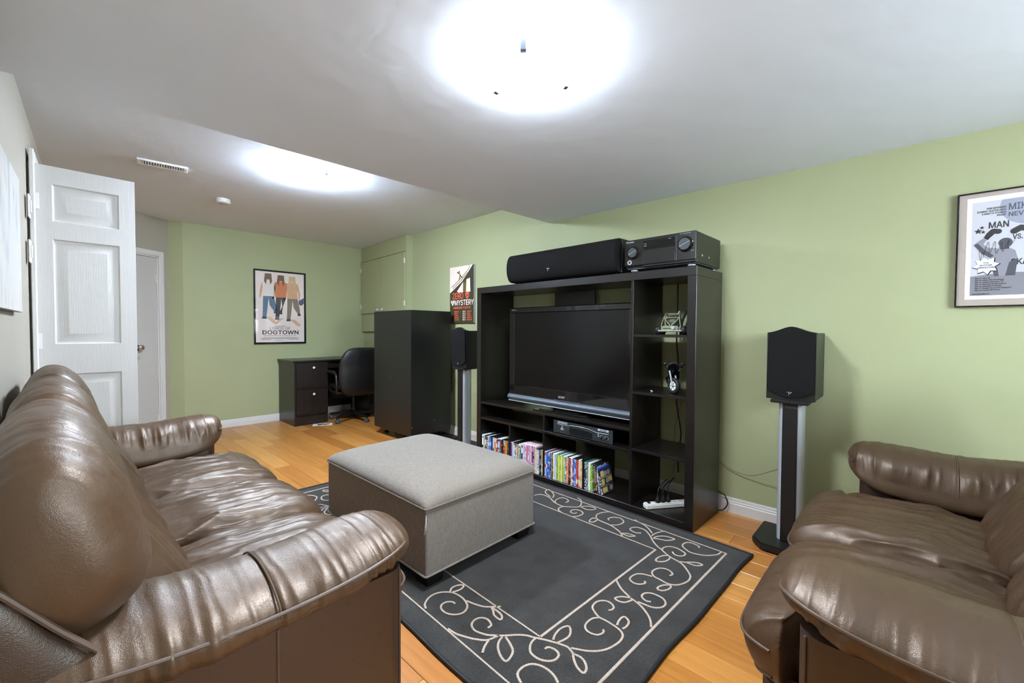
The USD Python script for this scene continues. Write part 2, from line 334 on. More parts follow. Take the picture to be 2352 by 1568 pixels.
part(tr, 'closet_back', [lbox(-3.9, -3.28, 0, 2.1, -.62, -.60, 0), lbox(-3.9, -3.88, 0, 2.1, -.6, -.1, 0), lbox(-3.3, -3.28, 0, 2.1, -.6, -.1, 0), lbox(-3.9, -3.28, 2.08, 2.1, -.6, -.1, 0), lbox(-3.9, -3.28, -.01, 0, -.6, -.1, 0)], M['beige'])
# door 2: closed flush door in the slanting corner wall
ed = ((CC[0]-CA[0])/DL, (CC[1]-CA[1])/DL); nd = (-ed[1], ed[0])
def dbox(s0, s1, z0, z1, t0, t1, b=.003): return ori(bx(s0, s1, t0, t1, z0, z1, b), (ed[0],ed[1],0), (nd[0],nd[1],0), (0,0,1), (CA[0],CA[1],0))
d2 = thing('door_2', kind='structure')
part(d2, 'leaf', dbox(.122, .645, .006, 1.828, -.040, -.008), M['doorwhite'])
part(d2, 'casing', [dbox(.057, .110, 0, 1.895, 0, .014), dbox(.068, .099, 0, 1.885, .014, .019)], M['white']); part(d2, 'casing', [dbox(.110, .656, 1.842, 1.895, 0, .014), dbox(.099, .667, 1.853, 1.884, .014, .019)], M['white']); part(d2, 'casing', [dbox(.656, .709, 0, 1.895, 0, .014), dbox(.667, .698, 0, 1.885, .014, .019)], M['white'])
part(d2, 'jamb', [dbox(.108, .122, 0, 1.845, -.1, 0, 0), dbox(.645, .66, 0, 1.845, -.1, 0, 0), dbox(.108, .66, 1.83, 1.845, -.1, 0, 0), dbox(.1, .67, 0, 1.845, -.1, -.09, 0)], M['white'])
for z in (.15, 1.58): part(d2, 'hinge', [dbox(.112, .132, z, z+.085, -.012, -.003, .001)], M['white'])
kn = ori(knob(), (ed[0],ed[1],0), (0,0,1), (nd[0],nd[1],0), (CA[0]+ed[0]*.327-nd[0]*.008, CA[1]+ed[1]*.327-nd[1]*.008, .925))
part(d2, 'knob', kn, M['chrome'], 'round chrome knob')

# built-in cupboard, painted like the wall, in the far corner
cz = thing('wall_cupboard', 'green painted built-in wall cupboard with two doors in the far corner', 'cupboard')
c0 = np.array([-5.598, 2.885]); c1 = np.array([-4.335, 2.797]); CLn = np.linalg.norm(c1-c0); ec = (c1-c0)/CLn; nc = np.array([-ec[1], ec[0]])
def cbox(s0, s1, z0, z1, t0, t1, b=.002): return ori(bx(s0, s1, t0, t1, z0, z1, b), (ec[0],ec[1],0), (nc[0],nc[1],0), (0,0,1), (c0[0],c0[1],0))
part(cz, 'body', [cbox(0, CLn, 1.085, 2.233, .006, .085), cbox(0, .155, 1.085, 1.32, 0, .006, 0)], M['green'], smooth=False)
part(cz, 'fascia', cbox(0, CLn, 2.045, 2.233, -.006, .006, .001), M['green'])
part(cz, 'lower_panel', cbox(.002, CLn-.03, 1.09, 1.322, -.004, .006, .001), M['green'])
part(cz, 'stile', cbox(CLn-.03, CLn, 1.085, 2.045, -.006, .006, .001), M['green'])
for s0, s1, sk, nm in ((.004, .612, .55, 'door'), (.617, 1.235, .68, 'door')):
    d = part(cz, nm, cbox(s0, s1, 1.33, 2.035, -.016, .004, .002), M['green'])
    o = c0+ec*sk-nc*.016
    part(d, 'knob', ori(lathe([(0,0),(.008,0),(.007,.010),(.014,.016),(.016,.023),(.010,.029),(0,.030)], 20), (ec[0],ec[1],0), (0,0,1), (-nc[0],-nc[1],0), (o[0],o[1],1.372)), M['offwhite'], 'small white round knob')
    sh = s0+.004 if sk < .6 else s1-.002
    for z in (1.40, 1.90): part(d, 'hinge', cbox(sh-.008, sh+.008, z, z+.06, -.022, -.010, .001), M['offwhite'])

# ceiling lamps: shallow glass domes held by clips
def lamp(label, loc, top, glass=None, dp=.036):
    t = thing('ceiling_lamp', label, 'ceiling lamp', loc, group='frosted dome lamps on the ceiling')
    R = .145
    out = [(R*math.sin(a), -.018-dp*math.cos(a)) for a in np.linspace(0, math.pi/2, 18)]
    inn = [((R-.006)*math.sin(a), -.018-(dp-.005)*math.cos(a)) for a in np.linspace(math.pi/2, 0, 14)]
    part(t, 'glass_bowl', lathe(out+[(R-.003, -.016)]+inn, 56), glass or M['lamp'])
    part(t, 'base_plate', lathe([(0, -.010), (.055, -.010), (.06, -.006), (.06, 0), (0, 0)], 40), M['white'])
    for a in (-.6, 2.5): part(t, 'bulb_holder', rot(move(cyl(.010, .05, 16), 0, 0, .0), 90, (0,1,0)).apply_transform(trimesh.transformations.rotation_matrix(a, (0,0,1))).apply_translation((.01*math.cos(a), .01*math.sin(a), -.021)), M['white'])
    for a in top:
        part(t, 'clip', [rot(m, math.degrees(a), (0,0,1)) for m in (bx(R+.0005, R+.006, -.010, .010, -.046, -.010, .002), bx(R-.009, R+.006, -.010, .010, -.046, -.041, .0015), bx(.05, R+.005, -.005, .005, -.013, -.010, .001), bx(.05, .056, -.005, .005, -.011, -.001, 0))], M['steelgrey'])
    return t
def bulb(x, y, z):
    b = UsdLux.SphereLight.Define(stage, numbered('/World', 'lamp_bulb')); b.CreateRadiusAttr(.014); b.CreateIntensityAttr(BULB); b.CreateColorAttr(Gf.Vec3f(1.0, .965, .91)); b.AddTranslateOp().Set(Gf.Vec3d(x, y, z))
for x, y, z in ((-.965, 1.10, ZL-.034), (-3.14, 1.255, ZH-.034)): bulb(x, y, z)
l1 = lamp('large round frosted glass ceiling lamp on the low ceiling above the ottoman', (-.965, 1.10, ZL), [-.96, -.96+2.094, -.96+4.189])
l2 = lamp('farther round frosted glass ceiling lamp on the raised ceiling beyond the step', (-3.14, 1.255, ZH), [.2, .2+2.094, .2+4.189], M['lamp2'], .062)
# air vent
va, vb, vc = np.array([-3.71, .359]), np.array([-3.68, .626]), np.array([-3.805, .364])
vn = thing('ceiling_vent', 'white slotted air vent on the raised ceiling near the open door', 'vent', (-3.757, .494, ZH), math.degrees(math.atan2(vb[1]-va[1], vb[0]-va[0])))
part(vn, 'frame', [bx(-.135,.135,-.055,-.036,-.012,0,.004), bx(-.135,.135,.036,.055,-.012,0,.004), bx(-.135,-.110,-.036,.036,-.012,0,.004), bx(.110,.135,-.036,.036,-.012,0,.004)], M['bright'])
part(vn, 'backing', bx(-.110,.110,-.036,.036,-.003,0,0), M['black'], 'dark opening behind the louvres')
for i in range(16):
    x = -.1035+i*.0138
    part(vn, 'louvre', rot(bx(x-.0042, x+.0042, -.036, .036, -.0105, -.0088, .0004), -22 if i < 8 else 22, (0,1,0), (x, 0, -.009)), M['bright'])
sm = thing('smoke_alarm', 'round white smoke alarm on the raised ceiling between vent and cupboard', 'smoke alarm', (-4.37, .975, ZH))
part(sm, 'base', lathe([(0,-.014),(.052,-.014),(.054,-.012),(.054,0),(0,0)], 36), M['white'])
part(sm, 'cover', lathe([(0,-.038),(.040,-.038),(.052,-.033),(.0575,-.026),(.0575,-.017),(.05,-.0145),(0,-.0145)], 36), M['white'])
part(sm, 'test_button', move(cyl(.008, .003, 16), .012, -.014, -.0405), M['steelgrey'])
# light switches on the left wall
for zc, xc, lab in ((1.727, -3.262, 'upper white rocker light switch on the beige wall beside the open door'), (1.50, -3.262, 'lower white rocker light switch on the beige wall beside the open door')):
    sw = thing('light_switch', lab, 'light switch', group='light switches by the open door')
    x0, x1 = xc-.036, xc+.036
    part(sw, 'plate', lbox(x0, x1, zc-.058, zc+.058, 0, .007), M['white']); part(sw, 'rocker', lbox(xc-.016, xc+.016, zc-.033, zc+.033, .007, .012), M['white'])
# ------------------------------------------------------------------ media unit and what stands in it
UTH = -1.6; UO = np.array([-2.680, 2.415]); _c, _s = math.cos(math.radians(UTH)), math.sin(math.radians(UTH))
UX, UY = np.array([_c, _s]), np.array([-_s, _c])
def uw(u, v, z=0.0):
    p = UO+UX*u+UY*v; return (p[0], p[1], z)
def uthing(name, label, cat_, u, v, z, rz=0.0, group=None): return thing(name, label, cat_, uw(u, v, z), UTH+rz, group)
mu = uthing('media_unit', 'large black-brown open media unit with shelves standing against the green wall', 'media unit', 0, 0, 0)
W, D, H = 1.83, .39, 1.47
part(mu, 'side_panel', bx(0, .05, 0, D, 0, H-.05), M['unit']); part(mu, 'side_panel', bx(W-.05, W, 0, D, 0, H-.05), M['unit'])
part(mu, 'top_board', bx(0, W, 0, D, H-.05, H), M['unitx']); part(mu, 'bottom_board', bx(.05, W-.05, 0, D, 0, .046), M['unitx'])
part(mu, 'divider', bx(1.4365, 1.4535, .002, D, .046, H-.05, .001), M['unit'], 'tall upright between screen bay and shelves')
part(mu, 'shelf', bx(.05, 1.4365, .002, D, .497, .514, .001), M['unitx'], 'shelf the television stands on')
part(mu, 'shelf', bx(.05, 1.4365, .002, D, .366, .384, .001), M['unitx'])
part(mu, 'divider', bx(.737, .754, .004, D, .384, .497, .001), M['unit'])
for u in (.385, .737, 1.088): part(mu, 'divider', bx(u, u+.017, .004, D, .046, .366, .001), M['unit'])
for z in (.382, .732, 1.078): part(mu, 'shelf', bx(1.4535, W-.05, .002, D-.040, z, z+.015, .001), M['unitx'])
part(mu, 'back_panel', bx(.535, .925, D-.012, D, .514, H-.05, .001), M['unit'], 'upright board behind the television')

def logo_p(s):
    """The loudspeaker maker's mark: a lens-shaped P with a curling tail."""
    a = spline([(-.55,.30),(-.40,.42),(-.1,.38),(.02,.1),(-.05,-.2),(-.12,-.5)], .05); b = spline([(-.1,.36),(.2,.46),(.6,.40),(.62,.28),(.35,.12),(.05,.08)], .05)
    return [ribbon(a*s, .11*s, 0, .0005), ribbon(b*s, .11*s, 0, .0005)]
def face(m, x=0, y=0, z=0):
    """From the xy plane to a front that looks towards -y: x stays, y becomes z."""
    return ori(m, (1,0,0), (0,0,1), (0,-1,0), (x, y, z))
# television
tv = uthing('television', 'large black flat television with silver lower bar inside the media unit', 'television', .865, .085, .514)
part(tv, 'bezel', [bx(-.56,.56, 0,.02, .705+.075-.045,.78, .006), bx(-.56,-.505, 0,.02, .11,.74, .004), bx(.505,.56, 0,.02, .11,.74, .004), bx(-.56,.56, 0,.02, .088,.165, .004)], M['gloss'])
part(tv, 'back_shell', [bx(-.555,.555, .02,.05, .09,.775, .008), bx(-.45,.45, .05,.105, .16,.72, .02)], M['plastic'])
part(tv, 'screen', bx(-.506,.506, .005,.010, .162,.736, 0), M['screen'])
cv = [(0.0,.0)]+[(-.006-.022*math.sin(t), .002+.052*t/math.pi) for t in np.linspace(0, math.pi, 12)]+[(.018,.054),(.03,.0)]
part(tv, 'speaker_bar', ori(prism(sg.Polygon([(x, z) for x, z in cv]), 1.13), (0,1,0), (0,0,1), (1,0,0), (-.565, .012, .036)), M['steelgrey'], 'silver curved speaker bar')
part(tv, 'bar_trim', bx(-.563,.563, -.006,.02, .034,.0375, .001), M['print_light'], 'pale lower edge strip')
part(tv, 'neck', bx(-.12,.12, .03,.07, .012,.12, .006), M['gloss'])
part(tv, 'base', [prism(sg.Polygon([(-.25,-.055),(.19,-.055),(.235,-.02),(.235,.17),(-.25,.17)]), .010), move(prism(sg.Polygon([(-.21,-.03),(.16,-.03),(.2,0),(.2,.15),(-.21,.15)]), .005), 0, 0, .010)], M['gloss'])
part(tv, 'lettering', face(text('SONY', .016, 0, .108, align='c', bold=True), -.02, -.0005, 0), M['silver'])
part(tv, 'lettering', face(text('BRAVIA', .010, -.53, .756), 0, -.0005, 0), M['print_grey'])
part(tv, 'light_bar', face(flat([(-.12,.0),(.12,.0),(.12,.006),(-.12,.006)], 0, .001), .03, -.004, .090), M['steelgrey'])
# centre loudspeaker, bowed front
cs = uthing('center_speaker', 'wide black centre loudspeaker with bowed cloth front lying on the media unit', 'speaker', .862, .035, 1.4845)
hs = .21; bow = [(.0, 0), (0, hs)] ; arc = [(-.062*math.sin(t)**.8-.004, hs*(1-math.cos(t))/2) for t in np.linspace(0, math.pi, 22)]
part(cs, 'grille', ori(prism(sg.Polygon([(.02,hs),(.02,0)]+[(y, z) for y, z in arc]), .952), (0,1,0), (0,0,1), (1,0,0), (-.476, .0, 0)), M['cloth'], smooth=35)
part(cs, 'cabinet', bx(-.478,.478, .02,.31, -.003,hs+.003, .004), M['vinyl'])
for sx in (-.4,.4):
    for y in (.06,.27): part(cs, 'foot', move(cyl(.014, .0125, 16), sx, y, -.0145), M['rubber'])
part(cs, 'badge', [face(m, -.06, -.0665, .06) for m in logo_p(.022)], M['silver'], 'small silver maker badge')
# receiver
rc = uthing('receiver', 'black audio video receiver with two large round knobs on the media unit', 'receiver', 1.597, .02, 1.47)
w2 = .218
part(rc, 'chassis', bx(-w2+.002, w2-.002, .018, .375, .026, .196, .002), M['cabinet'])
part(rc, 'front_panel', [bx(-w2, w2, 0, .018, .040, .197, .003), bx(-.098, w2-.002, .002, .018, .028, .040, .001)], M['receiver'])
part(rc, 'display_window', bx(-.095, .10, -.0012, .003, .128, .180, .0008), M['gloss']); part(rc, 'flap_door', bx(-.095, .10, -.0015, .003, .046, .124, .001), M['receiver'])
part(rc, 'trim_line', bx(.108, .110, -.0025, .003, .044, .185, .0005), M['steelgrey'])
for x, z, r in ((-.157, .118, .034), (.160, .128, .038)):
    k = part(rc, 'knob', ori(lathe([(0,0),(r+.006,0),(r+.006,.003),(r+.002,.004),(r+.002,.014),(r-.003,.018),(0,.018)], 44), (1,0,0), (0,0,1), (0,-1,0), (x, 0, z)), M['gloss'])
    part(k, 'knob_face', ori(cyl(r-.006, .0012, 40), (1,0,0), (0,0,1), (0,-1,0), (x, -.0178, z)), M['amp']); part(k, 'pointer', face(rot(flat([(-r+.006,-.0008),(r-.006,-.0008),(r-.006,.0008),(-r+.006,.0008)], 0, .0006), 24, (0,0,1)), x, -.019, z), M['silver'])
part(rc, 'power_button', [ori(lathe([(.009,0),(.014,0),(.014,.0012),(.009,.0012)], 24), (1,0,0), (0,0,1), (0,-1,0), (-.183, 0, .062)), face(text('ON/OFF', .003, 0, 0, align='c'), -.183, -.0005, .060)], M['print_light'])
part(rc, 'lettering', [face(text('Pioneer', .0105, -.205, .180), 0, -.0004, 0), face(text('MULTI-CHANNEL RECEIVER', .0032, .128, .187), 0, -.0004, 0), face(text('AUTO', .004, -.088, .160), 0, -.0016, 0), face(text('HDMI', .004, -.088, .148), 0, -.0016, 0), face(text('VOLUME', .0032, .19, .088), 0, -.0004, 0), face(text('STANDBY', .003, .06, .172), 0, -.0016, 0)], M['print_light'])
for a in range(11):
    t = math.radians(-140+a*28); part(rc, 'dial_mark', face(flat([(-.0012,-.0012),(.0012,-.0012),(.0012,.0012),(-.0012,.0012)], 0), .160+.050*math.sin(t), -.0003, .128+.050*math.cos(t)), M['print_grey'])
for y in (.09, .19): part(rc, 'screw', ori(cyl(.006, .003, 14), (0,1,0), (0,0,1), (1,0,0), (w2-.002, y, .070)), M['silver'])
for sx in (-.165, .185):
    for y in (.03, .33): part(rc, 'foot', [move(cyl(.020, .018, 20, .002), sx, y, 0), move(cyl(.0215, .004, 20, .001), sx, y, .017)], M['plastic'])
part(rc, 'foot_ring', [move(cyl(.0222, .004, 20), sx, y, .010) for sx in (-.165, .185) for y in (.03, .33)], M['silver'])
part(rc, 'bottom_pan', bx(-w2+.01, w2-.01, .02, .37, .021, .027, .001), M['steelgrey'])
# amplifier
am = uthing('power_amplifier', 'black rack power amplifier with two dials in the media unit under the television', 'amplifier', 1.07, .018, .384)
part(am, 'front_panel', bx(-.241, .241, 0, .004, .004, .092, .001), M['amp']); part(am, 'chassis', bx(-.216, .216, .004, .34, .003, .091, .001), M['black'])
part(am, 'rack_ear', bx(-.241, -.216, -.003, 0, .004, .092, .001), M['amp']); part(am, 'rack_ear', bx(.216, .241, -.003, 0, .004, .092, .001), M['amp'])
part(am, 'rack_hole', [ori(cyl(.0038, .001, 14), (1,0,0), (0,0,1), (0,-1,0), (x, -.003, z)) for x in (-.229, .229) for z in (.014, .082)], M['rubber'])
part(am, 'name_plate', bx(-.205, -.120, -.001, .001, .074, .088, 0), M['print_light']); part(am, 'lettering', face(text('EUROPOWER', .0095, -.162, .0765, align='c', bold=True), 0, -.0011, 0), M['print_black'])
part(am, 'name_plate', bx(.130, .212, -.001, .001, .076, .089, 0), M['print_light']); part(am, 'lettering', face(text('EP4000', .0095, .171, .078, align='c', bold=True), 0, -.0011, 0), M['print_black'])
part(am, 'trim_wire', tube([(-.212,-.001,.067),(-.12,-.001,.0665),(-.09,-.001,.073),(-.02,-.001,.076),(.05,-.001,.074),(.09,-.001,.067),(.125,-.001,.062),(.212,-.001,.064)], .0012, 6, smooth_step=.006), M['silver'])
part(am, 'badge', [ori(m, (1,0,0), (0,0,1), (0,-1,0), (-.165, 0, .036)) for m in (ribbon(np.array([(-.013,0),(0,.022),(.013,0),(-.013,0)]), .003, 0, .0005), ribbon(np.array([(-.005,0),(0,.011),(.006,0)]), .003, 0, .0005))]+[face(text('BEHRINGER', .0035, -.165, .029, align='c'), 0, -.0005, 0)], M['print_light'], 'white triangular maker badge')
for i in range(26): part(am, 'cooling_fin', bx(-.098+i*.0072, -.0945+i*.0072, -.0022, .001, .012, .060-.010*max(0, i-14)/12, .0003), M['black'])
for x in (.160, .196):
    part(am, 'dial', ori(lathe([(0,0),(.009,0),(.008,.012),(0,.012)], 20), (1,0,0), (0,0,1), (0,-1,0), (x, 0, .036)), M['plastic'])
    part(am, 'dial_scale', [face(rot(flat([(-.0006,.011),(.0006,.011),(.0006,.0155),(-.0006,.0155)], 0), a, (0,0,1)), x, -.0004, .036) for a in range(-140, 141, 28)]+[face(rot(flat([(-.0006,.002),(.0006,.002),(.0006,.008),(-.0006,.008)], 0), 30, (0,0,1)), x, -.0122, .036)], M['print_white'])
part(am, 'indicator', [bx(.130, .138, -.001, .001, z, z+.0025, 0) for z in (.052, .045, .038)], M['print_white'])

# disc cases, row by row
CASES = {}
def case_mats(c1, c2, c3):
    k = (c1, c2, c3)
    if k not in CASES:
        CASES[k] = mat(f'spine_{len(CASES)}', {'tc': ('texture_coordinate', {}), 'oi': ('object_info', {}), 'vs': ('vector_math', {'math_type': 'scale', 'vector1': (3., 5., 9.)}), 'va': ('vector_math', {'math_type': 'add'}),
            'm': ('mapping', {'scale': (190., 60., 100.)}), 'n': ('noise_texture', {'scale': 1.0, 'detail': 3.0, 'roughness': .7}), 'm2': ('mapping', {'scale': (30., 12., 24.)}), 'n2': ('noise_texture', {'scale': 1.0, 'detail': 1.0}),
            'r1': ('rgb_ramp', {'ramp': [(.50, c1), (.55, c3)]}), 'r2': ('rgb_ramp', {'ramp': [(.54, (0,0,0)), (.57, (1,1,1))]}), 'mx': ('mix', {'color2': c2}), 'p': ('principled_bsdf', {'roughness': .25})},
            [('oi.random','vs.scale'), ('tc.object','va.vector1'), ('vs.vector','va.vector2'), ('va.vector','m.vector'), ('va.vector','m2.vector'), ('m.vector','n.vector'), ('m2.vector','n2.vector'), ('n.fac','r1.fac'), ('r1.color','mx.color1'), ('n2.fac','r2.fac'), ('r2.color','mx.fac'), ('mx.color','p.base_color')])
    return CASES[k]
COL = dict(white=(225,228,232), cream=(226,214,184), grey=(120,122,124), brown=(112,90,78), lightblue=(158,186,222), blue=(66,112,190), navy=(34,44,84), tan=(222,180,120), red=(196,62,56), pale=(196,210,226), dark=(34,30,26), black=(22,22,24), gold=(206,140,40), purple=(132,82,140), orange=(228,112,56), green=(60,140,70), lime=(150,196,60), yellow=(226,214,110), pink=(220,180,204), rose=(188,108,124), plum=(98,48,88), teal=(40,70,62), salmon=(226,150,120))
S = {k: srgb(*v) for k, v in COL.items()}
SHELL = {'d': M['plastic'], 'w': plain('clear_case_white', srgb(222,224,220), .35), 'b': plain('blue_case', srgb(40,64,150), .25), 'r': plain('red_case', srgb(200,80,60), .4), 't': plain('teal_case', srgb(60,104,92), .35), 'p': plain('pink_box', srgb(232,208,208), .5)}
ORD = ['first','second','third','fourth','fifth','sixth','seventh','eighth','ninth','tenth','eleventh','twelfth','thirteenth','fourteenth','fifteenth','sixteenth','seventeenth','eighteenth','nineteenth','twentieth','twenty-first']
def disc_case(w, h, d, spine, shell, label, group, u, v, z, lean=0.0):
    """lean: degrees the case tips to the left about its lower left edge."""
    t = thing('disc_case', label, 'disc case', uw(u, v, z), UTH, group)
    f = lambda m: rot(m, -lean, (0,1,0)) if lean else m
    part(t, 'case', f(bx(0, w, .0012, d, 0, h, .0014)), SHELL[shell], smooth=False)
    part(t, 'sleeve', f(cat([bx(.0006, w-.0006, 0, .0012, .003, h-.003, 0), bx(w-.0004, w+.0004, .004, d-.004, .004, h-.004, 0)])), case_mats(*spine), smooth=False)
    return t
def row(u0, u1, items, where, v=.007):
    tot = sum(i[4] if len(i) > 4 else .0148 for i in items); k = (u1-u0)/tot; u = u0
    for i, it in enumerate(items):
        nm, a, b, c = it[:4]; w = (it[4] if len(it) > 4 else .0148)*k; sh = it[5] if len(it) > 5 else pr.choice('ddwd'); h = it[6] if len(it) > 6 else .190
        lab = f'{nm} disc case, {ORD[i]} from left in the media unit {where}'
        disc_case(w-.0008, h, .136, (S[a], S[b], S[c]), sh, lab, f'disc cases in the {where}', u, v+pr.uniform(-.004, .004), .046); u += w
row(.062, .383, [('white and black','white','black','white'), ('cream','cream','cream','grey'), ('brown figured','brown','cream','dark'), ('grey brown','grey','brown','cream'), ('light blue','lightblue','white','blue'), ('mid blue','blue','lightblue','blue',.018), ('narrow navy','navy','dark','navy',.011), ('grey','grey','pale','dark'), ('tan','tan','orange','cream'), ('red and cream','red','cream','red'), ('pale blue','pale','navy','lightblue',.020), ('dark brown','dark','brown','orange',.017), ('black','black','grey','dark'), ('white lettered','white','red','black'), ('dark gold','gold','dark','gold',.020), ('plain black','black','dark','grey')], 'first lower compartment')
row(.406, .735, [('purple','purple','white','plum'), ('pale cream','cream','pale','cream'), ('pale blue','pale','blue','white'), ('navy and grey','navy','pale','grey'), ('orange','orange','tan','cream'), ('white and green','white','green','white'), ('green','green','cream','teal'), ('black and white','black','white','blue'), ('pink white','pink','white','pink',.020,'p',.203), ('pale pink','pink','rose','white',.018,'p',.203), ('deep rose','rose','pink','rose',.013,'p',.203), ('rose and white','rose','white','pink',.016,'p',.203), ('blush pink','pink','pink','rose',.018,'p',.203), ('plum with white title','plum','plum','white',.026,'p',.203), ('soft pink','pink','white','salmon',.013,'p',.203), ('cream and yellow','cream','yellow','tan'), ('white with blue title','white','white','blue',.016), ('dark','dark','grey','navy'), ('salmon and green','salmon','cream','lime')], 'second lower compartment')
row(.757, 1.087, [('white and red','pale','red','blue',.016,'w'), ('bright blue','blue','white','blue',.0148,'b'), ('sky blue','lightblue','blue','white',.0148,'r'), ('navy lettered','navy','navy','lightblue',.0148,'w'), ('slim black','black','dark','gold',.0148,'d'), ('cream figured','cream','white','tan',.016,'w'), ('pale blue','pale','lightblue','pink',.0148,'w'), ('bright green','lime','lime','green',.0148,'t'), ('yellow boxed','yellow','yellow','lime',.0148,'t'), ('yellow green','yellow','lime','yellow',.0148,'w'), ('lemon yellow','yellow','yellow','cream',.0148,'t'), ('green yellow','lime','yellow','yellow',.0148,'w'), ('blue and white','lightblue','white','navy',.0148,'w'), ('orange','orange','orange','cream',.018), ('navy and orange','navy','dark','orange',.018), ('white and cream','white','cream','red',.015,'w'), ('purple','purple','pink','navy',.012), ('light blue','lightblue','blue','lightblue',.020), ('red','red','cream','red',.015,'d'), ('cream red','cream','salmon','cream',.018,'w'), ('tan','tan','orange','cream',.016)], 'third lower compartment')
row(1.1065, 1.172, [('dark green white-titled','teal','teal','white',.026,'t',.192), ('cream','cream','white','cream',.020,'w'), ('lime green','lime','cream','green',.018,'d',.186)], 'fourth lower compartment')
disc_case(.0148, .190, .136, (S['brown'], S['dark'], S['salmon']), 'd', 'dark brown disc case leaning left, fourth from the left in the fourth lower compartment', 'leaning disc cases', 1.2005, .006, .0464, 8.5)
disc_case(.0148, .190, .136, (S['grey'], S['navy'], S['pale']), 'd', 'grey-blue disc case leaning left, between the dark brown case and the black one', 'leaning disc cases', 1.2205, .006, .0464, 9.5)
bl = thing('disc_case', 'black and cream disc case with blue top leaning with its cover showing', 'disc case', uw(1.2415, .004, .0464), UTH, 'leaning disc cases')
LE = 11.5
part(bl, 'case', rot(bx(0, .013, .001, .138, 0, .172, .0016), -LE, (0,1,0)), M['plastic'], smooth=False)
part(bl, 'blue_top', rot(bx(-.0004, .0136, .0006, .1385, .158, .173, .0016), -LE, (0,1,0)), SHELL['b'], 'translucent blue upper edge', smooth=False)
cov = [bx(.013, .0134, .004, .134, .004, .156, 0)]
part(bl, 'cover', rot(cat(cov), -LE, (0,1,0)), plain('cover_dark', srgb(60,58,60), .25), smooth=False)
part(bl, 'cover_print', rot(cat([bx(.0134, .0137, y0, y1, z0, z1, 0) for y0, y1, z0, z1 in ((.006,.045,.112,.150),(.006,.040,.060,.098),(.006,.062,.012,.044),(.005,.132,.104,.108),(.005,.09,.051,.054),(.07,.13,.07,.10))]), -LE, (0,1,0)), plain('cover_cream', srgb(196,176,112), .3), smooth=False)
part(bl, 'cover_face', rot(cat([ori(cyl(.017, .0003, 22), (0,1,0), (0,0,1), (1,0,0), (.0134, y, z)) for y, z in ((.062,.128),(.098,.130),(.074,.08),(.105,.03))]), -LE, (0,1,0)), plain('cover_grey', srgb(150,146,140), .3), smooth=False)
part(bl, 'spine', rot(bx(.0008, .0122, 0, .001, .004, .154, 0), -LE, (0,1,0)), case_mats(S['black'], S['dark'], S['white']), smooth=False)

# model buggy on the upper shelf
ol = plain('pale_olive_model', srgb(134,138,112), .45); od = plain('dark_olive_model', srgb(72,78,58), .5)
bg = uthing('model_buggy', 'pale olive model buggy with roll cage on the upper right shelf', 'model vehicle', 1.632, .150, 1.0935, 12)
part(bg, 'body', [bx(-.062,.062, -.055,.075, .022,.046, .006), bx(-.045,.045, -.068,-.05, .020,.052, .004)], ol)
part(bg, 'bumper', tube([(-.066,-.072,.022),(.066,-.072,.022)], .006, 10), ol)
for x in (-.070,.070):
    for y in (-.045,.06):
        wh = part(bg, 'wheel', ori(lathe([(.006,-.015),(.020,-.015),(.026,-.010),(.026,.010),(.020,.015),(.006,.015)], 26), (0,1,0), (0,0,1), (1,0,0), (x, y, .026)), M['rubber'])
        part(wh, 'hub', ori(cyl(.012, .034, 18, .002), (0,1,0), (0,0,1), (1,0,0), (x-.017, y, .026)), ol)
part(bg, 'cabin', trimesh.creation.icosphere(3, 1.0).apply_scale((.046,.046,.042)).apply_translation((.004,.015,.075)), od)
part(bg, 'roll_cage', [tube(p, .003, 8, smooth_step=.01) for p in ([(-.055,-.05,.045),(-.045,-.03,.10),(-.035,.02,.125),(-.04,.07,.046)], [(.055,-.05,.045),(.045,-.03,.10),(.035,.02,.125),(.04,.07,.046)])]+[tube(p, .003, 8) for p in ([(-.045,-.03,.10),(.045,-.03,.10)], [(-.035,.02,.125),(.035,.02,.125)], [(-.045,-.03,.10),(0,-.055,.05)], [(.045,-.03,.10),(0,-.055,.05)])], ol)
part(bg, 'headlamp', [ori(cyl(.011, .012, 18, .002), (1,0,0), (0,0,1), (0,-1,0), (x, -.066, .040)) for x in (.018,)]+[tube([(.03,.0,.12),(.04,-.005,.14)], .005, 8)], M['silver'])
part(bg, 'grille_bar', bx(-.04, .008, -.0705, -.067, .034, .040, .001), od)
# model motorcycle on the middle shelf
mb = uthing('model_motorcycle', 'black model motorcycle with white-rimmed front wheel on the middle right shelf', 'model vehicle', 1.641, .155, .747, -65)
def wheel(x, st=0):
    T = lambda m: rot(m, st, (0,0,1), (x,0,0))
    a = part(mb, 'wheel', T(ori(trimesh.creation.torus(.036, .012, 40, 16), (1,0,0), (0,0,1), (0,-1,0), (x, 0, .048))), M['rubber'])
    part(a, 'rim', T(ori(lathe([(.008,-.007),(.029,-.007),(.029,.007),(.008,.007)], 28), (1,0,0), (0,0,1), (0,-1,0), (x, 0, .048))), M['offwhite'])
    part(a, 'spoke', [T(rot(bx(-.027,.027,-.0085,.0085,-.002,.002,.001), k*60, (0,1,0)).apply_translation((x,0,.048))) for k in range(3)], M['steelgrey'])
wheel(.085, 38); wheel(-.085)
part(mb, 'fork', [rot(tube([(.085,y,.048),(.058,y,.135)], .005, 10), 38, (0,0,1), (.075,0,0)) for y in (-.017,.017)], M['silver'])
part(mb, 'fuel_tank', trimesh.creation.icosphere(3, 1.0).apply_scale((.045,.026,.024)).apply_translation((.005,0,.125)), M['gloss'])
part(mb, 'fairing', trimesh.convex.convex_hull(np.array([(.085,0,.135),(.05,-.032,.15),(.05,.032,.15),(.045,-.03,.085),(.045,.03,.085),(.02,-.03,.12),(.02,.03,.12),(.06,0,.165)])), M['gloss'])
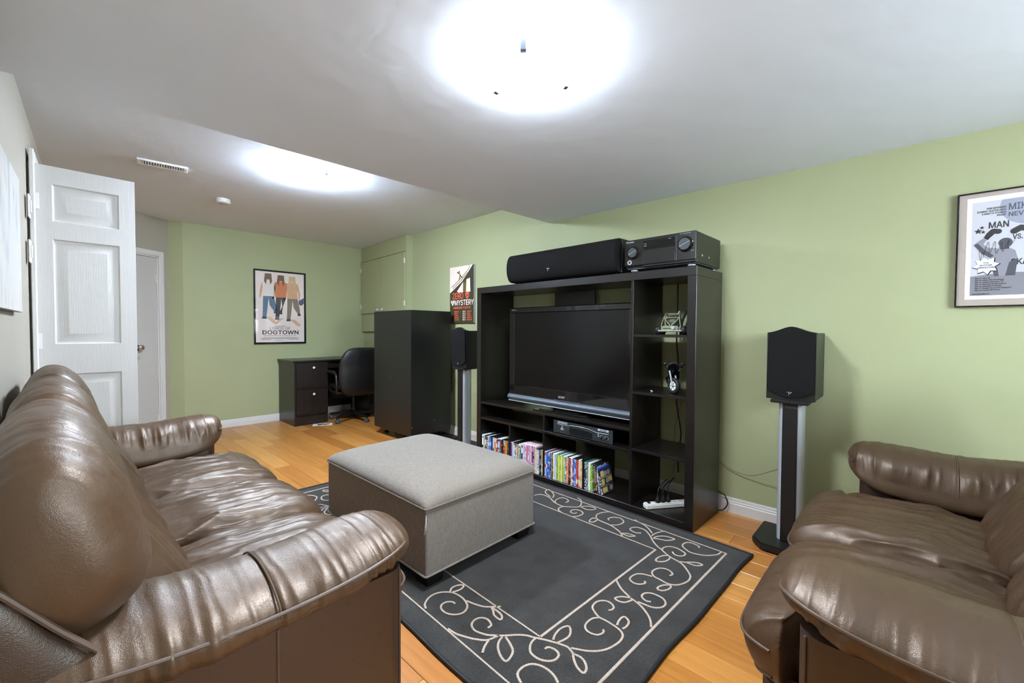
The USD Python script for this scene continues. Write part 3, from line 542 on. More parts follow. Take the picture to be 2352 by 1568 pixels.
part(mb, 'engine', [bx(-.04,.035,-.022,.022,.045,.095,.008)]+[bx(-.03,.025,-.026,.026,.05+i*.009,.054+i*.009,.001) for i in range(5)], M['steelgrey'])
part(mb, 'seat', tube([(-.03,0,.122),(-.07,0,.118),(-.11,0,.135)], [.02,.022,.012], 12, smooth_step=.008), M['rubber'])
part(mb, 'handlebar', tube([(.03,-.05,.155),(.05,-.03,.155),(.053,0,.150),(.05,.03,.155),(.03,.05,.155)], .0035, 8, smooth_step=.006), M['black'])
part(mb, 'mirror', [trimesh.creation.icosphere(2, 1.0).apply_scale((.003,.012,.008)).apply_translation((.05,y,.172)) for y in (-.048,.048)]+[tube([(.045,y*.8,.155),(.05,y,.172)], .0015, 6) for y in (-.048,.048)], M['black'])
part(mb, 'exhaust', tube([(.01,-.028,.05),(-.06,-.030,.045),(-.12,-.034,.07)], [.006,.007,.011], 12, smooth_step=.008), M['chrome'])
part(mb, 'swing_arm', [tube([(-.03,y,.06),(-.085,y,.048)], .005, 8) for y in (-.015,.015)], M['steelgrey'])
part(mb, 'windscreen', ori(lathe([(0,.0),(.022,.004),(.034,.016),(.036,.026)], 20), (0,1,0), (.5,0,.86), (.86,0,-.5), (.045,0,.162)), M['steelgrey'])
part(mb, 'side_stand', tube([(-.02,.02,.05),(-.03,.05,.002)], .003, 8), M['steelgrey'])
# small white scrap
sc = uthing('paper_scrap', 'tiny white paper scrap on the middle right shelf left of the motorcycle', 'scrap', 1.535, .085, .747)
part(sc, 'scrap', rot(bx(-.007,.007,-.004,.004,.001,.005,.001), 25, (0,1,0)), M['print_white'])
# power strip and plugs
ps0, ps1 = np.array([1.535,.020]), np.array([1.702,.262]); ang = math.degrees(math.atan2(ps1[1]-ps0[1], ps1[0]-ps0[0])); PL = float(np.linalg.norm(ps1-ps0))
ps = uthing('power_strip', 'white power strip lying in the bottom right compartment of the media unit', 'power strip', ps0[0], ps0[1], .046, ang)
part(ps, 'housing', [bx(0, PL, -.024, .024, 0, .026, .004), bx(.004, PL-.004, -.021, .021, .026, .030, .002)], M['offwhite'])
for i in range(5):
    x = .075+i*.040; part(ps, 'socket', [bx(x-.013, x+.013, -.014, .014, .030, .0308, .0002), bx(x-.006, x-.004, -.007, .003, .0308, .0311, 0), bx(x+.004, x+.006, -.007, .003, .0308, .0311, 0)], M['print_light'])
part(ps, 'switch', bx(.018, .036, -.009, .009, .030, .035, .002), M['plastic'])
a_ = math.radians(ang)
def on_strip(x, y, z): q = ps0+np.array([math.cos(a_), math.sin(a_)])*x+np.array([-math.sin(a_), math.cos(a_)])*y; return (q[0], q[1], z)
for i, (nm, top) in enumerate((('nearest', (1.60,.17,.20)), ('middle', (1.61,.19,.19)), ('farthest', (1.63,.21,.21)))):
    b = on_strip(.085+i*.034, 0, .0768)
    pg = uthing('power_plug', f'black plug with cord in the white power strip, {nm} of three', 'plug', *b, group='plugs in the power strip')
    part(pg, 'plug_body', lathe([(0,0),(.013,0),(.014,.004),(.013,.018),(.009,.030),(.0065,.034),(.006,.044),(0,.044)], 18), M['rubber'])
    e = np.array(top)-np.array(b)
    part(pg, 'cord', tube([(0,0,.042),(0,.0,.065),tuple(e*.6+np.array((-.01,-.02,.02))), tuple(e)], .0034, 8, smooth_step=.006), M['cord'])
# cables hanging behind the shelves: (label, points in unit coordinates, radius)
for lab, pts, r, mt in (
    ('straight black cable hanging down behind the upper right shelves', [(1.565,.372,1.42),(1.566,.371,1.2),(1.562,.371,1.05),(1.572,.371,.95),(1.575,.371,.85),(1.56,.371,.75),(1.575,.371,.6),(1.60,.371,.45),(1.585,.371,.33),(1.59,.36,.20)], .0042, 'cord'),
    ('thick slanting black cable behind the model buggy', [(1.71,.374,1.41),(1.66,.374,1.30),(1.60,.374,1.19),(1.585,.374,1.09)], .0085, 'cord'),
    ('thin black cable close to the right side panel of the media unit', [(1.735,.373,1.42),(1.722,.373,1.30),(1.735,.373,1.15),(1.745,.373,1.0),(1.73,.373,.85),(1.72,.373,.72)], .0035, 'cord'),
    ('thin grey wire curling behind the lower right shelves', [(1.60,.376,.66),(1.575,.376,.57),(1.555,.376,.48),(1.555,.376,.40),(1.565,.376,.30),(1.545,.376,.18)], .002, 'wire'),
    ('black cable running down to the floor in the bottom right compartment', [(1.66,.378,.40),(1.665,.378,.28),(1.685,.376,.17),(1.69,.372,.06)], .004, 'cord'),
    ('thin black cable hanging in the fourth lower compartment', [(1.355,.376,.36),(1.345,.376,.27),(1.36,.376,.20),(1.40,.374,.10),(1.41,.372,.05)], .003, 'cord'),
    ('thin dark wire on the wall above the television', [(1.21,.384,1.40),(1.27,.384,1.33),(1.32,.384,1.25)], .0018, 'cord')):
    b = pts[-1]; t = uthing('cable', lab, 'cable', *b)
    part(t, 'cord', tube([(p[0]-b[0], p[1]-b[1], p[2]-b[2]) for p in pts], r, 8, smooth_step=.02), M[mt])
cb = thing('cable', 'grey speaker wire hanging between the media unit and the right speaker stand', 'cable', (-.49, 2.62, .42))
wp = [(-.87,2.80,.33),(-.82,2.797,.285),(-.74,2.79,.262),(-.66,2.77,.268),(-.56,2.70,.33),(-.47,2.64,.40),(-.452,2.62,.45)]
part(cb, 'cord', tube([(x+.49, y-2.62, z-.42) for x, y, z in wp], .002, 8, smooth_step=.01), M['wire'])
cb = thing('cable', 'short black cable looping out at the right back corner of the media unit', 'cable', (-.83, 2.79, .06))
part(cb, 'cord', tube([(-.015,-.02,.065),(.02,-.015,.05),(.035,-.012,.0),(.015,-.015,-.04),(-.02,-.02,-.053)], .0032, 8, smooth_step=.006), M['cord'])
RUG = "-1810,2151 -1800,2179 -1773,2199 -1733,2196 -1693,2182 -1658,2159 -1616,2145 -1565,2141 -1534,2161 -1507,2182 -1491,2207 -1501,2245 -1522,2279 -1544,2303 -1577,2317;-1696,2202 -1716,2242 -1741,2266 -1780,2291 -1808,2296 -1809,2275 -1790,2243 -1759,2224 -1716,2206;-1632,2151 -1654,2174 -1662,2212 -1655,2240 -1635,2252 -1608,2247 -1590,2231 -1586,2209 -1592,2199;-1560,2144 -1570,2116 -1564,2090 -1545,2073 -1524,2064;-1437,2061 -1420,2083 -1414,2111 -1418,2141 -1440,2160 -1463,2162 -1483,2153 -1493,2133 -1486,2110 -1471,2100 -1454,2106 -1452,2124;-1482,2211 -1472,2236 -1450,2252 -1426,2260 -1400,2254 -1399,2235 -1414,2214 -1436,2203 -1479,2212;-1306,2279 -1331,2250 -1345,2217 -1347,2181 -1330,2150 -1310,2132 -1276,2125 -1234,2121 -1196,2111 -1155,2092 -1130,2076 -1100,2043;-1318,2139 -1338,2128 -1340,2104 -1331,2077 -1320,2073 -1307,2090 -1309,2125;-1217,2125 -1195,2142 -1183,2171 -1182,2202 -1196,2224 -1220,2238 -1243,2233 -1263,2215 -1271,2189 -1265,2176 -1253,2169;-1124,2074 -1106,2092 -1083,2098 -1056,2097 -1070,2079 -1086,2071 -1120,2074;-1049,2152 -1067,2136 -1095,2139 -1114,2151 -1114,2177 -1098,2198 -1071,2203 -1045,2197 -1016,2174 -987,2143 -957,2107 -923,2077 -890,2057 -859,2036 -826,2019 -788,2009 -762,1996 -735,1971 -712,1944 -698,1922 -692,1888 -698,1853 -713,1820 -733,1803 -756,1798 -787,1804 -812,1807 -831,1822 -840,1842 -838,1864 -828,1889 -810,1902 -790,1904 -771,1894 -763,1881 -769,1861;-1151,2279 -1117,2266 -1076,2252 -1037,2225 -1001,2189;-992,2158 -991,2198 -979,2235 -964,2265;-974,2137 -971,2169 -952,2197 -927,2211 -890,2213 -897,2188 -915,2166 -944,2156 -973,2143;-888,2059 -894,2079 -885,2106 -866,2123 -839,2127 -810,2117 -790,2103 -789,2079 -803,2061 -820,2057 -836,2066 -843,2077;-845,2026 -860,2011 -872,1979 -872,1948 -863,1938 -845,1948 -831,1972 -828,2002 -833,2021;-781,2012 -761,2024 -739,2044 -715,2060 -693,2058 -700,2040 -718,2027 -738,2026 -761,2024;-666,2247 -671,2208 -691,2177 -718,2151 -749,2138 -779,2134 -810,2151 -830,2170 -835,2198 -825,2225 -803,2233 -779,2229 -764,2221 -765,2207;-822,1803 -838,1799 -859,1792 -879,1777 -889,1749 -888,1720 -876,1706 -855,1700 -836,1709 -824,1726 -825,1741 -832,1744;-738,1793 -754,1780 -766,1756 -768,1736 -759,1727 -743,1735 -731,1759 -729,1783 -736,1795;-925,1666 -904,1646 -876,1623 -843,1606 -813,1593 -786,1585 -759,1573 -730,1553 -708,1533 -691,1509 -680,1486;-815,1597 -836,1586 -854,1572 -865,1550 -855,1542 -833,1544 -818,1558 -808,1587;-785,1592 -758,1595 -733,1598 -712,1610 -698,1633 -700,1662 -720,1683 -746,1687 -772,1683 -790,1666 -793,1642 -779,1626 -760,1621 -748,1630;-846,1462 -838,1473 -838,1492 -853,1505 -874,1509 -894,1499 -907,1475 -906,1448 -897,1430 -875,1414 -850,1402 -823,1403 -797,1401 -773,1398 -751,1391 -735,1375 -729,1346 -733,1312 -743,1278 -761,1249 -785,1226 -813,1209 -836,1197;-848,1399 -863,1382 -868,1355 -863,1326 -847,1309 -826,1306 -804,1315 -795,1335 -797,1347 -803,1353;-777,1408 -784,1431 -786,1458 -780,1472 -763,1466 -752,1451 -749,1425 -754,1405;-1189,1155 -1170,1145 -1153,1132 -1129,1128 -1114,1131 -1124,1147 -1147,1155 -1183,1157;-1118,1065 -1118,1082 -1133,1093 -1157,1096 -1178,1084 -1185,1060 -1174,1036 -1148,1024 -1123,1027 -1093,1039 -1067,1059 -1042,1083 -1013,1115 -988,1135 -962,1146 -933,1161 -904,1174 -878,1184 -849,1192 -830,1187 -816,1181;-904,1184 -914,1205 -920,1236 -917,1263 -905,1280 -888,1267 -875,1242 -876,1216 -885,1185;-955,1146 -953,1123 -941,1100 -923,1084 -899,1080 -877,1084 -856,1097 -844,1117 -847,1141 -863,1151 -882,1151 -898,1142 -898,1129;-816,1181 -800,1162 -771,1141 -744,1136 -748,1159 -768,1178 -789,1185 -814,1180;-1046,1069 -1039,1046 -1021,1023 -989,1003 -959,998 -961,1025 -975,1049 -1003,1065 -1037,1078;-1070,1025 -1058,993 -1041,968;-863,968 -891,982 -901,1000 -900,1027 -887,1050 -861,1064 -832,1067 -803,1061 -779,1048;-1372,971 -1400,985 -1422,1020 -1424,1054 -1409,1084 -1376,1109 -1331,1115 -1293,1108 -1265,1093 -1250,1067 -1253,1042 -1271,1021 -1297,1010 -1328,1012 -1347,1028 -1347,1053 -1328,1071 -1312,1068;-1390,1103 -1406,1129 -1402,1156 -1384,1174 -1372,1154 -1374,1129 -1383,1106;-1294,1114 -1245,1126 -1208,1144 -1168,1185;-1220,961 -1179,965 -1141,979 -1108,995 -1074,1022 -1060,1068"

# ------------------------------------------------------------------ rug
RA = -2.2; RC = np.array([-1.80, 1.634]); rl, rw_ = 1.222, .742
rg = thing('area_rug', 'charcoal area rug with cream scroll border under the ottoman', 'rug', (RC[0], RC[1], 0), RA)
nxs, nys = 120, 74
gx, gy = np.meshgrid(np.linspace(-rl, rl, nxs), np.linspace(-rw_, rw_, nys), indexing='ij')
wav = meshkit.fbm(np.stack([gx*4, gy*4, gx*0], -1), 3, 5)
ed_ = np.maximum(np.abs(gx)/rl, np.abs(gy)/rw_)
gx2 = gx+(.0035*np.sin(gy*9)+.0015*np.sin(gy*17+1))*(np.abs(gx)/rl)**6; gy2 = gy+(.003*np.sin(gx*7+.5)+.0015*np.sin(gx*15))*(np.abs(gy)/rw_)**6
gz = .0105+.002*(wav-.5)*(ed_ < .93)-.004*np.clip((ed_-.985)/.015, 0, 1)
V = np.stack([gx2, gy2, gz], -1).reshape(-1, 3); ii = np.arange(nxs*nys).reshape(nxs, nys)
q = np.stack([ii[:-1,:-1], ii[1:,:-1], ii[1:,1:], ii[:-1,1:]], -1).reshape(-1, 4)
rim = np.concatenate([ii[:,0], ii[-1,1:], ii[-2::-1,-1], ii[0,-2:0:-1]])
Vb = V[rim].copy(); Vb[:,2] = 0; nb = len(V); sk = []
for k in range(len(rim)):
    l = (k+1) % len(rim); sk.append((rim[l], rim[k], nb+k, nb+l))
part(rg, 'pile', (np.vstack([V, Vb]), np.vstack([q, sk])), M['rug'], smooth=50)
bpts = V[rim].copy(); bpts[:,2] = .0075
part(rg, 'binding', tube(bpts, .0072, 8, closed=True), M['rubber'], 'dark bound edge')
ca, sa = math.cos(math.radians(RA)), math.sin(math.radians(RA))
def to_rug(p): d = np.array(p, float)-RC; return np.array([d[0]*ca+d[1]*sa, -d[0]*sa+d[1]*ca])
ZR = .0114
bo, bi = (rl-.090, rw_-.085), (rl-.352, rw_-.305)
def border(hx, hy, name, w):
    for a, b, k in (((-hx,-hy),(hx,-hy),.8), ((hx,-hy),(hx,hy),1.25), ((hx,hy),(-hx,hy),.8), ((-hx,hy),(-hx,-hy),1.25)):
        L = math.dist(a, b); t = np.linspace(0, 1, int(L/.005))[:,None]
        part(rg, name, ribbon(np.array(a)*(1-t)+np.array(b)*t, w*k, ZR, .0016, .14), M['rope'], smooth=False)
border(*bo, 'outer_border_line', .0088); border(*bi, 'inner_border_line', .0088)
curves = [np.array([to_rug((int(q.split(',')[0])/1000, int(q.split(',')[1])/1000)) for q in l.split(' ')]) for l in RUG.split(';')]
for flip in (1, -1):
    for c in curves:
        if flip < 0 and c[:,0].mean()*-1 > .35 and c[:,1].mean() > 0: pass
        part(rg, 'scroll', ribbon(spline(c*flip, .0045), .0088, ZR, .0016, .16), M['rope'], smooth=False)

# ------------------------------------------------------------------ ottoman
ot = thing('ottoman', 'square grey tweed storage ottoman with dark block feet on the rug', 'ottoman', (-1.94, 1.385, .012))
ow, od_ = .477, .350
def rbox(hx, hy, z0, z1, r, n=6):
    return move(prism(sg.box(-hx+r, -hy+r, hx-r, hy-r).buffer(r, n), z1-z0), 0, 0, z0)
part(ot, 'body', rbox(ow, od_, .058, .345, .010), M['tweed'], smooth=40)
nx, ny = 90, 70; sx = np.sin(np.linspace(-1, 1, nx)*math.pi/2); sy = np.sin(np.linspace(-1, 1, ny)*math.pi/2)
A, B = np.meshgrid(sx, sy, indexing='ij')
rad = (np.abs(A)**14+np.abs(B)**14)
hgt = np.clip(1-np.abs(A)**9, 0, 1)**.42*np.clip(1-np.abs(B)**8, 0, 1)**.42
zt = .352+.062*hgt+.014*(1-A*A)*(1-B*B)+.0035*(meshkit.fbm(np.stack([A*3, B*3, A*0], -1), 3, 3)-.5)*hgt
k = 1+.012*hgt*0
ex_, ey_ = A*(ow+.006), B*(od_+.006)
cr = .016; lim = np.maximum(np.abs(ex_)-(ow+.006-cr), 0), np.maximum(np.abs(ey_)-(od_+.006-cr), 0); dd = np.hypot(*lim); f = np.where(dd > cr, cr/np.maximum(dd, 1e-9), 1)
ex_ = np.sign(ex_)*(np.abs(ex_)-lim[0]*(1-f)); ey_ = np.sign(ey_)*(np.abs(ey_)-lim[1]*(1-f))
V = np.stack([ex_, ey_, zt], -1).reshape(-1, 3); ii = np.arange(nx*ny).reshape(nx, ny)
q = np.stack([ii[:-1,:-1], ii[1:,:-1], ii[1:,1:], ii[:-1,1:]], -1).reshape(-1, 4)
rim = np.concatenate([ii[:,0], ii[-1,1:], ii[-2::-1,-1], ii[0,-2:0:-1]]); Vb = V[rim].copy(); Vb[:,2] = .346; nb = len(V)
sk = [(rim[(k+1) % len(rim)], rim[k], nb+k, nb+(k+1) % len(rim)) for k in range(len(rim))]
part(ot, 'lid', (np.vstack([V, Vb]), np.vstack([q, sk])), M['tweed'], smooth=60)
wp_ = np.array(sg.box(-ow+.006, -od_+.006, ow-.006, od_-.006).buffer(.010, 6).exterior.coords)[:-1]
for z, nm in ((.349, 'lid_welt'), (.061, 'bottom_welt')): part(ot, nm, tube(np.c_[wp_, np.full(len(wp_), z)], .0045, 8, closed=True), M['tweed'])
for sx_ in (-1, 1):
    for sy_ in (-1, 1):
        cx, cy = sx_*(ow-.062), sy_*(od_-.062)
        part(ot, 'foot', trimesh.convex.convex_hull(np.array([(cx+a*.048, cy+b*.048, .058) for a in (-1,1) for b in (-1,1)]+[(cx+a*.040-sx_*.0, cy+b*.040, 0) for a in (-1,1) for b in (-1,1)])), M['plastic'], smooth=False)
part(ot, 'frayed_thread', [tube([(ow+.002, -od_-.001, .325),(ow+.006, -od_-.006+.002*i, .30-.012*i),(ow+.004-.003*i, -od_-.008, .275-.015*i)], .0012, 5, smooth_step=.006) for i in range(3)], M['print_light'], 'pale frayed threads at the corner')

# ------------------------------------------------------------------ leather couches
def fine(p, seed): return meshkit.fbm(p, 3, seed)
def ridge(p, seed): return 1-np.abs(2*meshkit.noise(p, seed)-1)
def pillow(prof, w0, w1, nu=150, nw=130, p=6.0, q=2.4, wr=None, off=None, cen=None, p2=None, warp=None):
    """A stuffed shape: the closed profile (u, v) swept from w0 to w1 and drawn together at both ends. Returns vertices (u, v, w) and faces."""
    pr_ = spline(prof, .01, True); ln = np.r_[0, np.cumsum(np.linalg.norm(np.diff(np.vstack([pr_, pr_[:1]]), axis=0), axis=1))]
    s = np.linspace(0, ln[-1], nu, endpoint=False); cl = np.vstack([pr_, pr_[:1]])
    pr_ = np.stack([np.interp(s, ln, cl[:,0]), np.interp(s, ln, cl[:,1])], 1)
    c = pr_.mean(0) if cen is None else np.array(cen)
    tt = np.sin(np.linspace(-1, 1, nw)*math.pi/2); k = np.clip(1-np.abs(tt)**np.where(tt > 0, p2 or p, p), 0, 1)**(1/q); k[0] = k[-1] = .002
    w = (w0+w1)/2+tt*(w1-w0)/2
    G = c+(pr_[None]-c)*k[:,None,None]; W_ = np.broadcast_to(w[:,None], G.shape[:2])
    V = np.concatenate([G, W_[...,None]], -1)
    if off is not None: V[...,:2] += off(w)[:,None,:]
    if warp is not None: V = warp(V, tt)
    ii = np.arange(nw*nu).reshape(nw, nu); jj = np.roll(ii, -1, 1)
    Fq = np.stack([ii[:-1], ii[1:], jj[1:], jj[:-1]], -1).reshape(-1, 4); Ft = np.vstack([Fq[:,[0,1,2]], Fq[:,[0,2,3]]])
    m = trimesh.Trimesh(V.reshape(-1,3), Ft, process=False)
    if m.volume < 0: m.invert(); Ft = m.faces
    if wr is not None:
        S_, W2 = np.meshgrid(s, w, indexing='xy'); n = np.array(m.vertex_normals)
        d = wr(W2.ravel(), S_.ravel(), V.reshape(-1,3))*np.repeat(np.clip(k*1.2, 0, 1), nu)
        m = trimesh.Trimesh(V.reshape(-1,3)+n*d[:,None], Ft, process=False)
    return m
def couch(t, length, seats, seed):
    """Local axes: x along the couch, y from the back (0) to the front, z up."""
    AW = .285
    ys = lambda m: ori(m, (0,1,0), (0,0,1), (1,0,0))          # (d, z, s) -> local
    L, LD = M['leather'], M['leatherdark']
    sst = lambda v: np.clip(v, 0, 1)**2*(3-2*np.clip(v, 0, 1))
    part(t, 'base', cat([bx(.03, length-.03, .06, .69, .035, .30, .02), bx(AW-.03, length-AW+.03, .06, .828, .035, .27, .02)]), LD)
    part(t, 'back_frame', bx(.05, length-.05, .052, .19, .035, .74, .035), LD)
    for sx in (.08, length-.08):
        for d in (.12, .64): part(t, 'foot', move(cyl(.028, .04, 18, .004), sx, d, 0), M['plastic'])
    # seats: the outer ones reach round in front of the arms
    iw = (length-2*AW)/seats
    sprof = [(.30,.42),(.38,.452),(.50,.464),(.64,.466),(.75,.458),(.83,.432),(.874,.392),(.889,.35),(.880,.30),(.850,.262),(.80,.25),(.6,.25),(.32,.25)]
    SC = (.60, .355)
    for i in range(seats):
        a = AW-.010+i*iw if i == 0 else AW+i*iw+.002; b = AW+(i+1)*iw-.002+(.010 if i == seats-1 else 0)
        e0, e1 = (.075 if i == 0 else 0), (.075 if i == seats-1 else 0)
        def ear(s, d, tt, e0=e0, e1=e1):
            f = sst((d-.752)/.03); return s-e0*f*sst((-tt-.1)/.7)+e1*f*sst((tt-.1)/.7)
        def warp(V, tt):
            V = V.copy(); V[...,2] = ear(V[...,2], V[...,0], np.broadcast_to(tt[:,None], V.shape[:2])); return V
        def wr(w, s, V, i=i, a=a, b=b):
            sd = seed+i*7; top = np.clip((V[:,1]-.30)/.12, 0, 1); e = np.clip(np.abs(2*(w-a)/(b-a)-1), 0, 1)
            d = V[:,0]; ww = w+.10*(d-.5)*np.sign(w-(a+b)/2)*(1-e)+.05*(fine(np.c_[w*4, d*4, w*0], sd+90)-.5)
            r1 = ridge(np.c_[ww*13, d*3.0, w*0], sd); r2 = ridge(np.c_[ww*30, d*5, w*0], sd+3); r3 = ridge(np.c_[ww*70, d*9, w*0], sd+4)
            puck = (.45+.75*e**2)*np.clip(1.3-np.abs(d-.48)/.42, .10, 1)
            return top*puck*(.028*(r1**2.4-.4)+.013*(r2**2.2-.4)+.0045*(r3**2-.4))+.010*(fine(np.c_[w*5, d*5, w*0], sd+5)-.5)+.0035*(fine(np.c_[w*22, d*22, w*0], sd+6)-.5)
        part(t, 'seat_cushion', ys(pillow(sprof, a, b, 210, 130, 7, 2.2, wr, cen=SC, warp=warp)), L, smooth=True)
        for pd, pz, rr in ((.8885, .348, .0038), (.853, .264, .0034)):
            tt = np.linspace(-.985, .985, 60); kk = (1-np.abs(tt)**7)**(1/2.2); s_ = (a+b)/2+tt*(b-a)/2
            d_ = SC[0]+(pd-SC[0])*kk; z_ = SC[1]+(pz-SC[1])*kk; ok = d_ > .79
            part(t, 'seat_piping', tube(np.c_[ear(s_, d_, tt), d_+.0035, z_][ok], rr, 8), M['stitch'])
    # lumbar pillows
    lprof = [(.12,.43),(.11,.56),(.14,.68),(.20,.715),(.262,.69),(.312,.615),(.356,.53),(.384,.47),(.372,.425),(.25,.41)]
    for i in range(seats):
        a = AW-.02+i*iw; b = AW+.02+(i+1)*iw
        def wr(w, s, V, i=i):
            sd = seed+40+i*5; r1 = ridge(np.c_[w*17+s*1.5, s*2.6, w*0], sd); r2 = ridge(np.c_[w*45, s*4, w*0], sd+1)
            return .010*(r1**2-.4)+.004*(r2**2-.4)
        part(t, 'lumbar_cushion', ys(pillow(lprof, a, b, 130, 120, 6, 2.2, wr)), L, smooth=True)
    # upper back pillows
    uprof = [(.052,.70),(.045,.78),(.062,.89),(.105,.945),(.155,.948),(.205,.905),(.243,.83),(.266,.75),(.266,.685),(.225,.640),(.165,.618),(.09,.66)]
    bw = (length-.07)/seats
    for i in range(seats):
        a = .035+i*bw-.004-(.012 if i == 0 else 0); b = .035+(i+1)*bw+.004+(.012 if i == seats-1 else 0)
        def wr(w, s, V, i=i, a=a, b=b):
            sd = seed+70+i*5; up = np.clip((V[:,1]-.80)/.14, 0, 1); e = np.abs(2*(w-a)/(b-a)-1)
            r1 = ridge(np.c_[w*26+V[:,0]*6, s*2.2, w*0], sd); r2 = ridge(np.c_[w*60, s*3, w*0], sd+2)
            return (.12+up)*(.2+.8*e**1.5)*(.013*(r1**2-.4)+.005*(r2**2-.4))+.016*(fine(np.c_[w*5.5, V[:,0]*6, V[:,1]*6], sd+4)-.5)+.002*(fine(np.c_[w*14, V[:,0]*16, V[:,1]*16], sd+6)-.5)
        part(t, 'back_cushion', ys(pillow(uprof, a, b, 150, 130, 5.5, 2.8, wr)), L, smooth=True)
    bprof = [(.056,.05),(.052,.40),(.052,.70),(.07,.775),(.105,.745),(.15,.672),(.19,.615),(.208,.52),(.208,.30),(.205,.05),(.13,.045)]
    for a, b, se in ((.010, .15, .0), (length-.15, length-.010, 1.0)):
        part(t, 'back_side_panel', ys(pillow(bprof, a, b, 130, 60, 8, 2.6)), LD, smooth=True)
        sx = length-.027 if se else .027
        part(t, 'back_welt', tube(spline([(sx, .062, .80), (sx, .10, .752), (sx, .15, .680), (sx, .19, .628)], .01), .0045, 8), M['stitch'])
    # arms: side panel below, stuffed pad on top, drawn as profile (outward o, z) swept along depth
    pprof = [(.0,.455),(-.004,.52),(.022,.582),(.075,.622),(.14,.634),(.20,.628),(.25,.613),(.284,.592),(.292,.575),(.284,.548),(.23,.52),(.12,.475)]
    W0, W1, PC = .075, .764, (.15, .552)
    offz = lambda w: np.stack([w*0, .030*np.clip((w-.44)/.30, -1.3, 1)**2-.004], 1)
    def pad_k(w):
        tt = (2*w-W0-W1)/(W1-W0); return np.clip(1-np.abs(tt)**np.where(tt > 0, 5.5, 9), 0, 1)**(1/2.3)
    for side in (0, 1):
        to = (lambda m: ori(m, (-1,0,0), (0,0,1), (0,1,0), (AW,0,0))) if side == 0 else (lambda m: ori(m, (1,0,0), (0,0,1), (0,1,0), (length-AW,0,0)))
        def wr(w, s, V, side=side):
            sd = seed+120+side*9; o, z = V[:,0], V[:,1]; up = np.clip((z-.52)/.06, 0, 1)
            ww = w+.06*(z-.55)+.02*(fine(np.c_[w*6, o*6, w*0], sd+50)-.5)
            r1 = ridge(np.c_[ww*20, s*2.0, w*0], sd); r2 = ridge(np.c_[ww*46, s*3.5, w*0], sd+1); r3 = ridge(np.c_[ww*95, s*7, w*0], sd+2)
            seam = .6*np.exp(-((w-.435)/.006)**2); low = np.clip((.64-z)/.07, .25, 1)
            return up*low*(.014*(r1**2.2-.4)+.007*(r2**2.2-.4)+.0024*(r3**2-.4))-.004*seam*up+.008*(fine(np.c_[w*7, o*7, w*0], sd+3)-.5)
        part(t, 'arm_pad', to(pillow(pprof, W0, W1, 180, 240, 9, 2.3, wr, offz, PC, 5.5)), L, smooth=True)
        ws = np.r_[np.linspace(.10, .70, 40), np.linspace(.705, .7635, 16)]; kk = pad_k(ws); oz = offz(ws)[:,1]
        outer = np.c_[PC[0]+(.2945-PC[0])*kk, PC[1]+(.585-PC[1])*kk+oz, ws]; inner = np.c_[PC[0]+(-.003-PC[0])*kk, PC[1]+(.535-PC[1])*kk+oz, ws][::-1][:7]
        part(t, 'arm_seam', to(tube(np.vstack([outer, inner]), .0038, 8)), M['stitch'])
        cross = [(o, z-.0012+float(offz(np.array([.435]))[0,1]), .435) for o, z in spline(pprof[:9], .012)]
        part(t, 'arm_cross_seam', to(tube(cross, .0022, 8)), M['stitch'])
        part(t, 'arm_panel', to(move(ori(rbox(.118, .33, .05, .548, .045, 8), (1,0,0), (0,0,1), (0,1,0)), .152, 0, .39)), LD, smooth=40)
        part(t, 'panel_seam', to(tube([(.2705, z, .435) for z in np.linspace(.05, .54, 8)], .0026, 8)), M['stitch'])
        part(t, 'panel_seam', to(tube([(.2575, z, .708) for z in np.linspace(.05, .54, 8)], .0028, 8)), M['stitch'])
sf = thing('sofa', 'long brown leather three-seat sofa standing along the beige wall', 'sofa', (-2.955, -.160, 0))
couch(sf, 2.10, 3, 3)
ls = thing('loveseat', 'brown leather two-seat loveseat by the right speaker stand', 'sofa', (.575, .925, 0), 90)
couch(ls, 1.60, 2, 51)

# ------------------------------------------------------------------ loudspeakers on stands
sp = thing('speaker', 'black bookshelf speaker with arched top on the stand right of the media unit', 'speaker', (-.4365, 2.500, .770), 0, 'speakers on stands')
sw2, shh = .1045, .338
top = [(-sw2, shh)]+[(x, shh+.028*math.exp(-(x/.062)**2)+.004*(1-abs(x)/sw2)) for x in np.linspace(-sw2, sw2, 25)]+[(sw2, shh)]
part(sp, 'cabinet', bx(-sw2+.001, sw2-.001, .030, .29, 0, shh, .003), M['vinyl'])
part(sp, 'baffle', ori(prism(sg.Polygon([(-sw2,0),(sw2,0)]+top[::-1]).buffer(0), .022), (1,0,0), (0,0,1), (0,-1,0), (0,.032,0)), M['plastic'], smooth=35)
gr = sg.Polygon([(x, .052-.036*(1-(x/(sw2-.004))**2)) for x in np.linspace(-sw2+.004, sw2-.004, 21)]+[(x, z-.002) for x, z in reversed(top[1:-1]) if abs(x) <= sw2-.003]).buffer(0)
part(sp, 'grille', ori(prism(gr, .016), (1,0,0), (0,0,1), (0,-1,0), (0,.011,0)), M['cloth'], smooth=35)
part(sp, 'badge', [face(m, -.002, -.0052, .034) for m in logo_p(.017)], M['silver'], 'small silver maker badge')
dup(sp, 'speaker', 'black bookshelf speaker on the stand between the black cabinet and media unit', 'speaker', (-3.030, 2.500, .770), 0, 'speakers on stands')
st = thing('speaker_stand', 'silver and black speaker stand right of the media unit, partly behind the loveseat', 'speaker stand', (-.4365, 2.575, 0), 0, 'speaker stands')
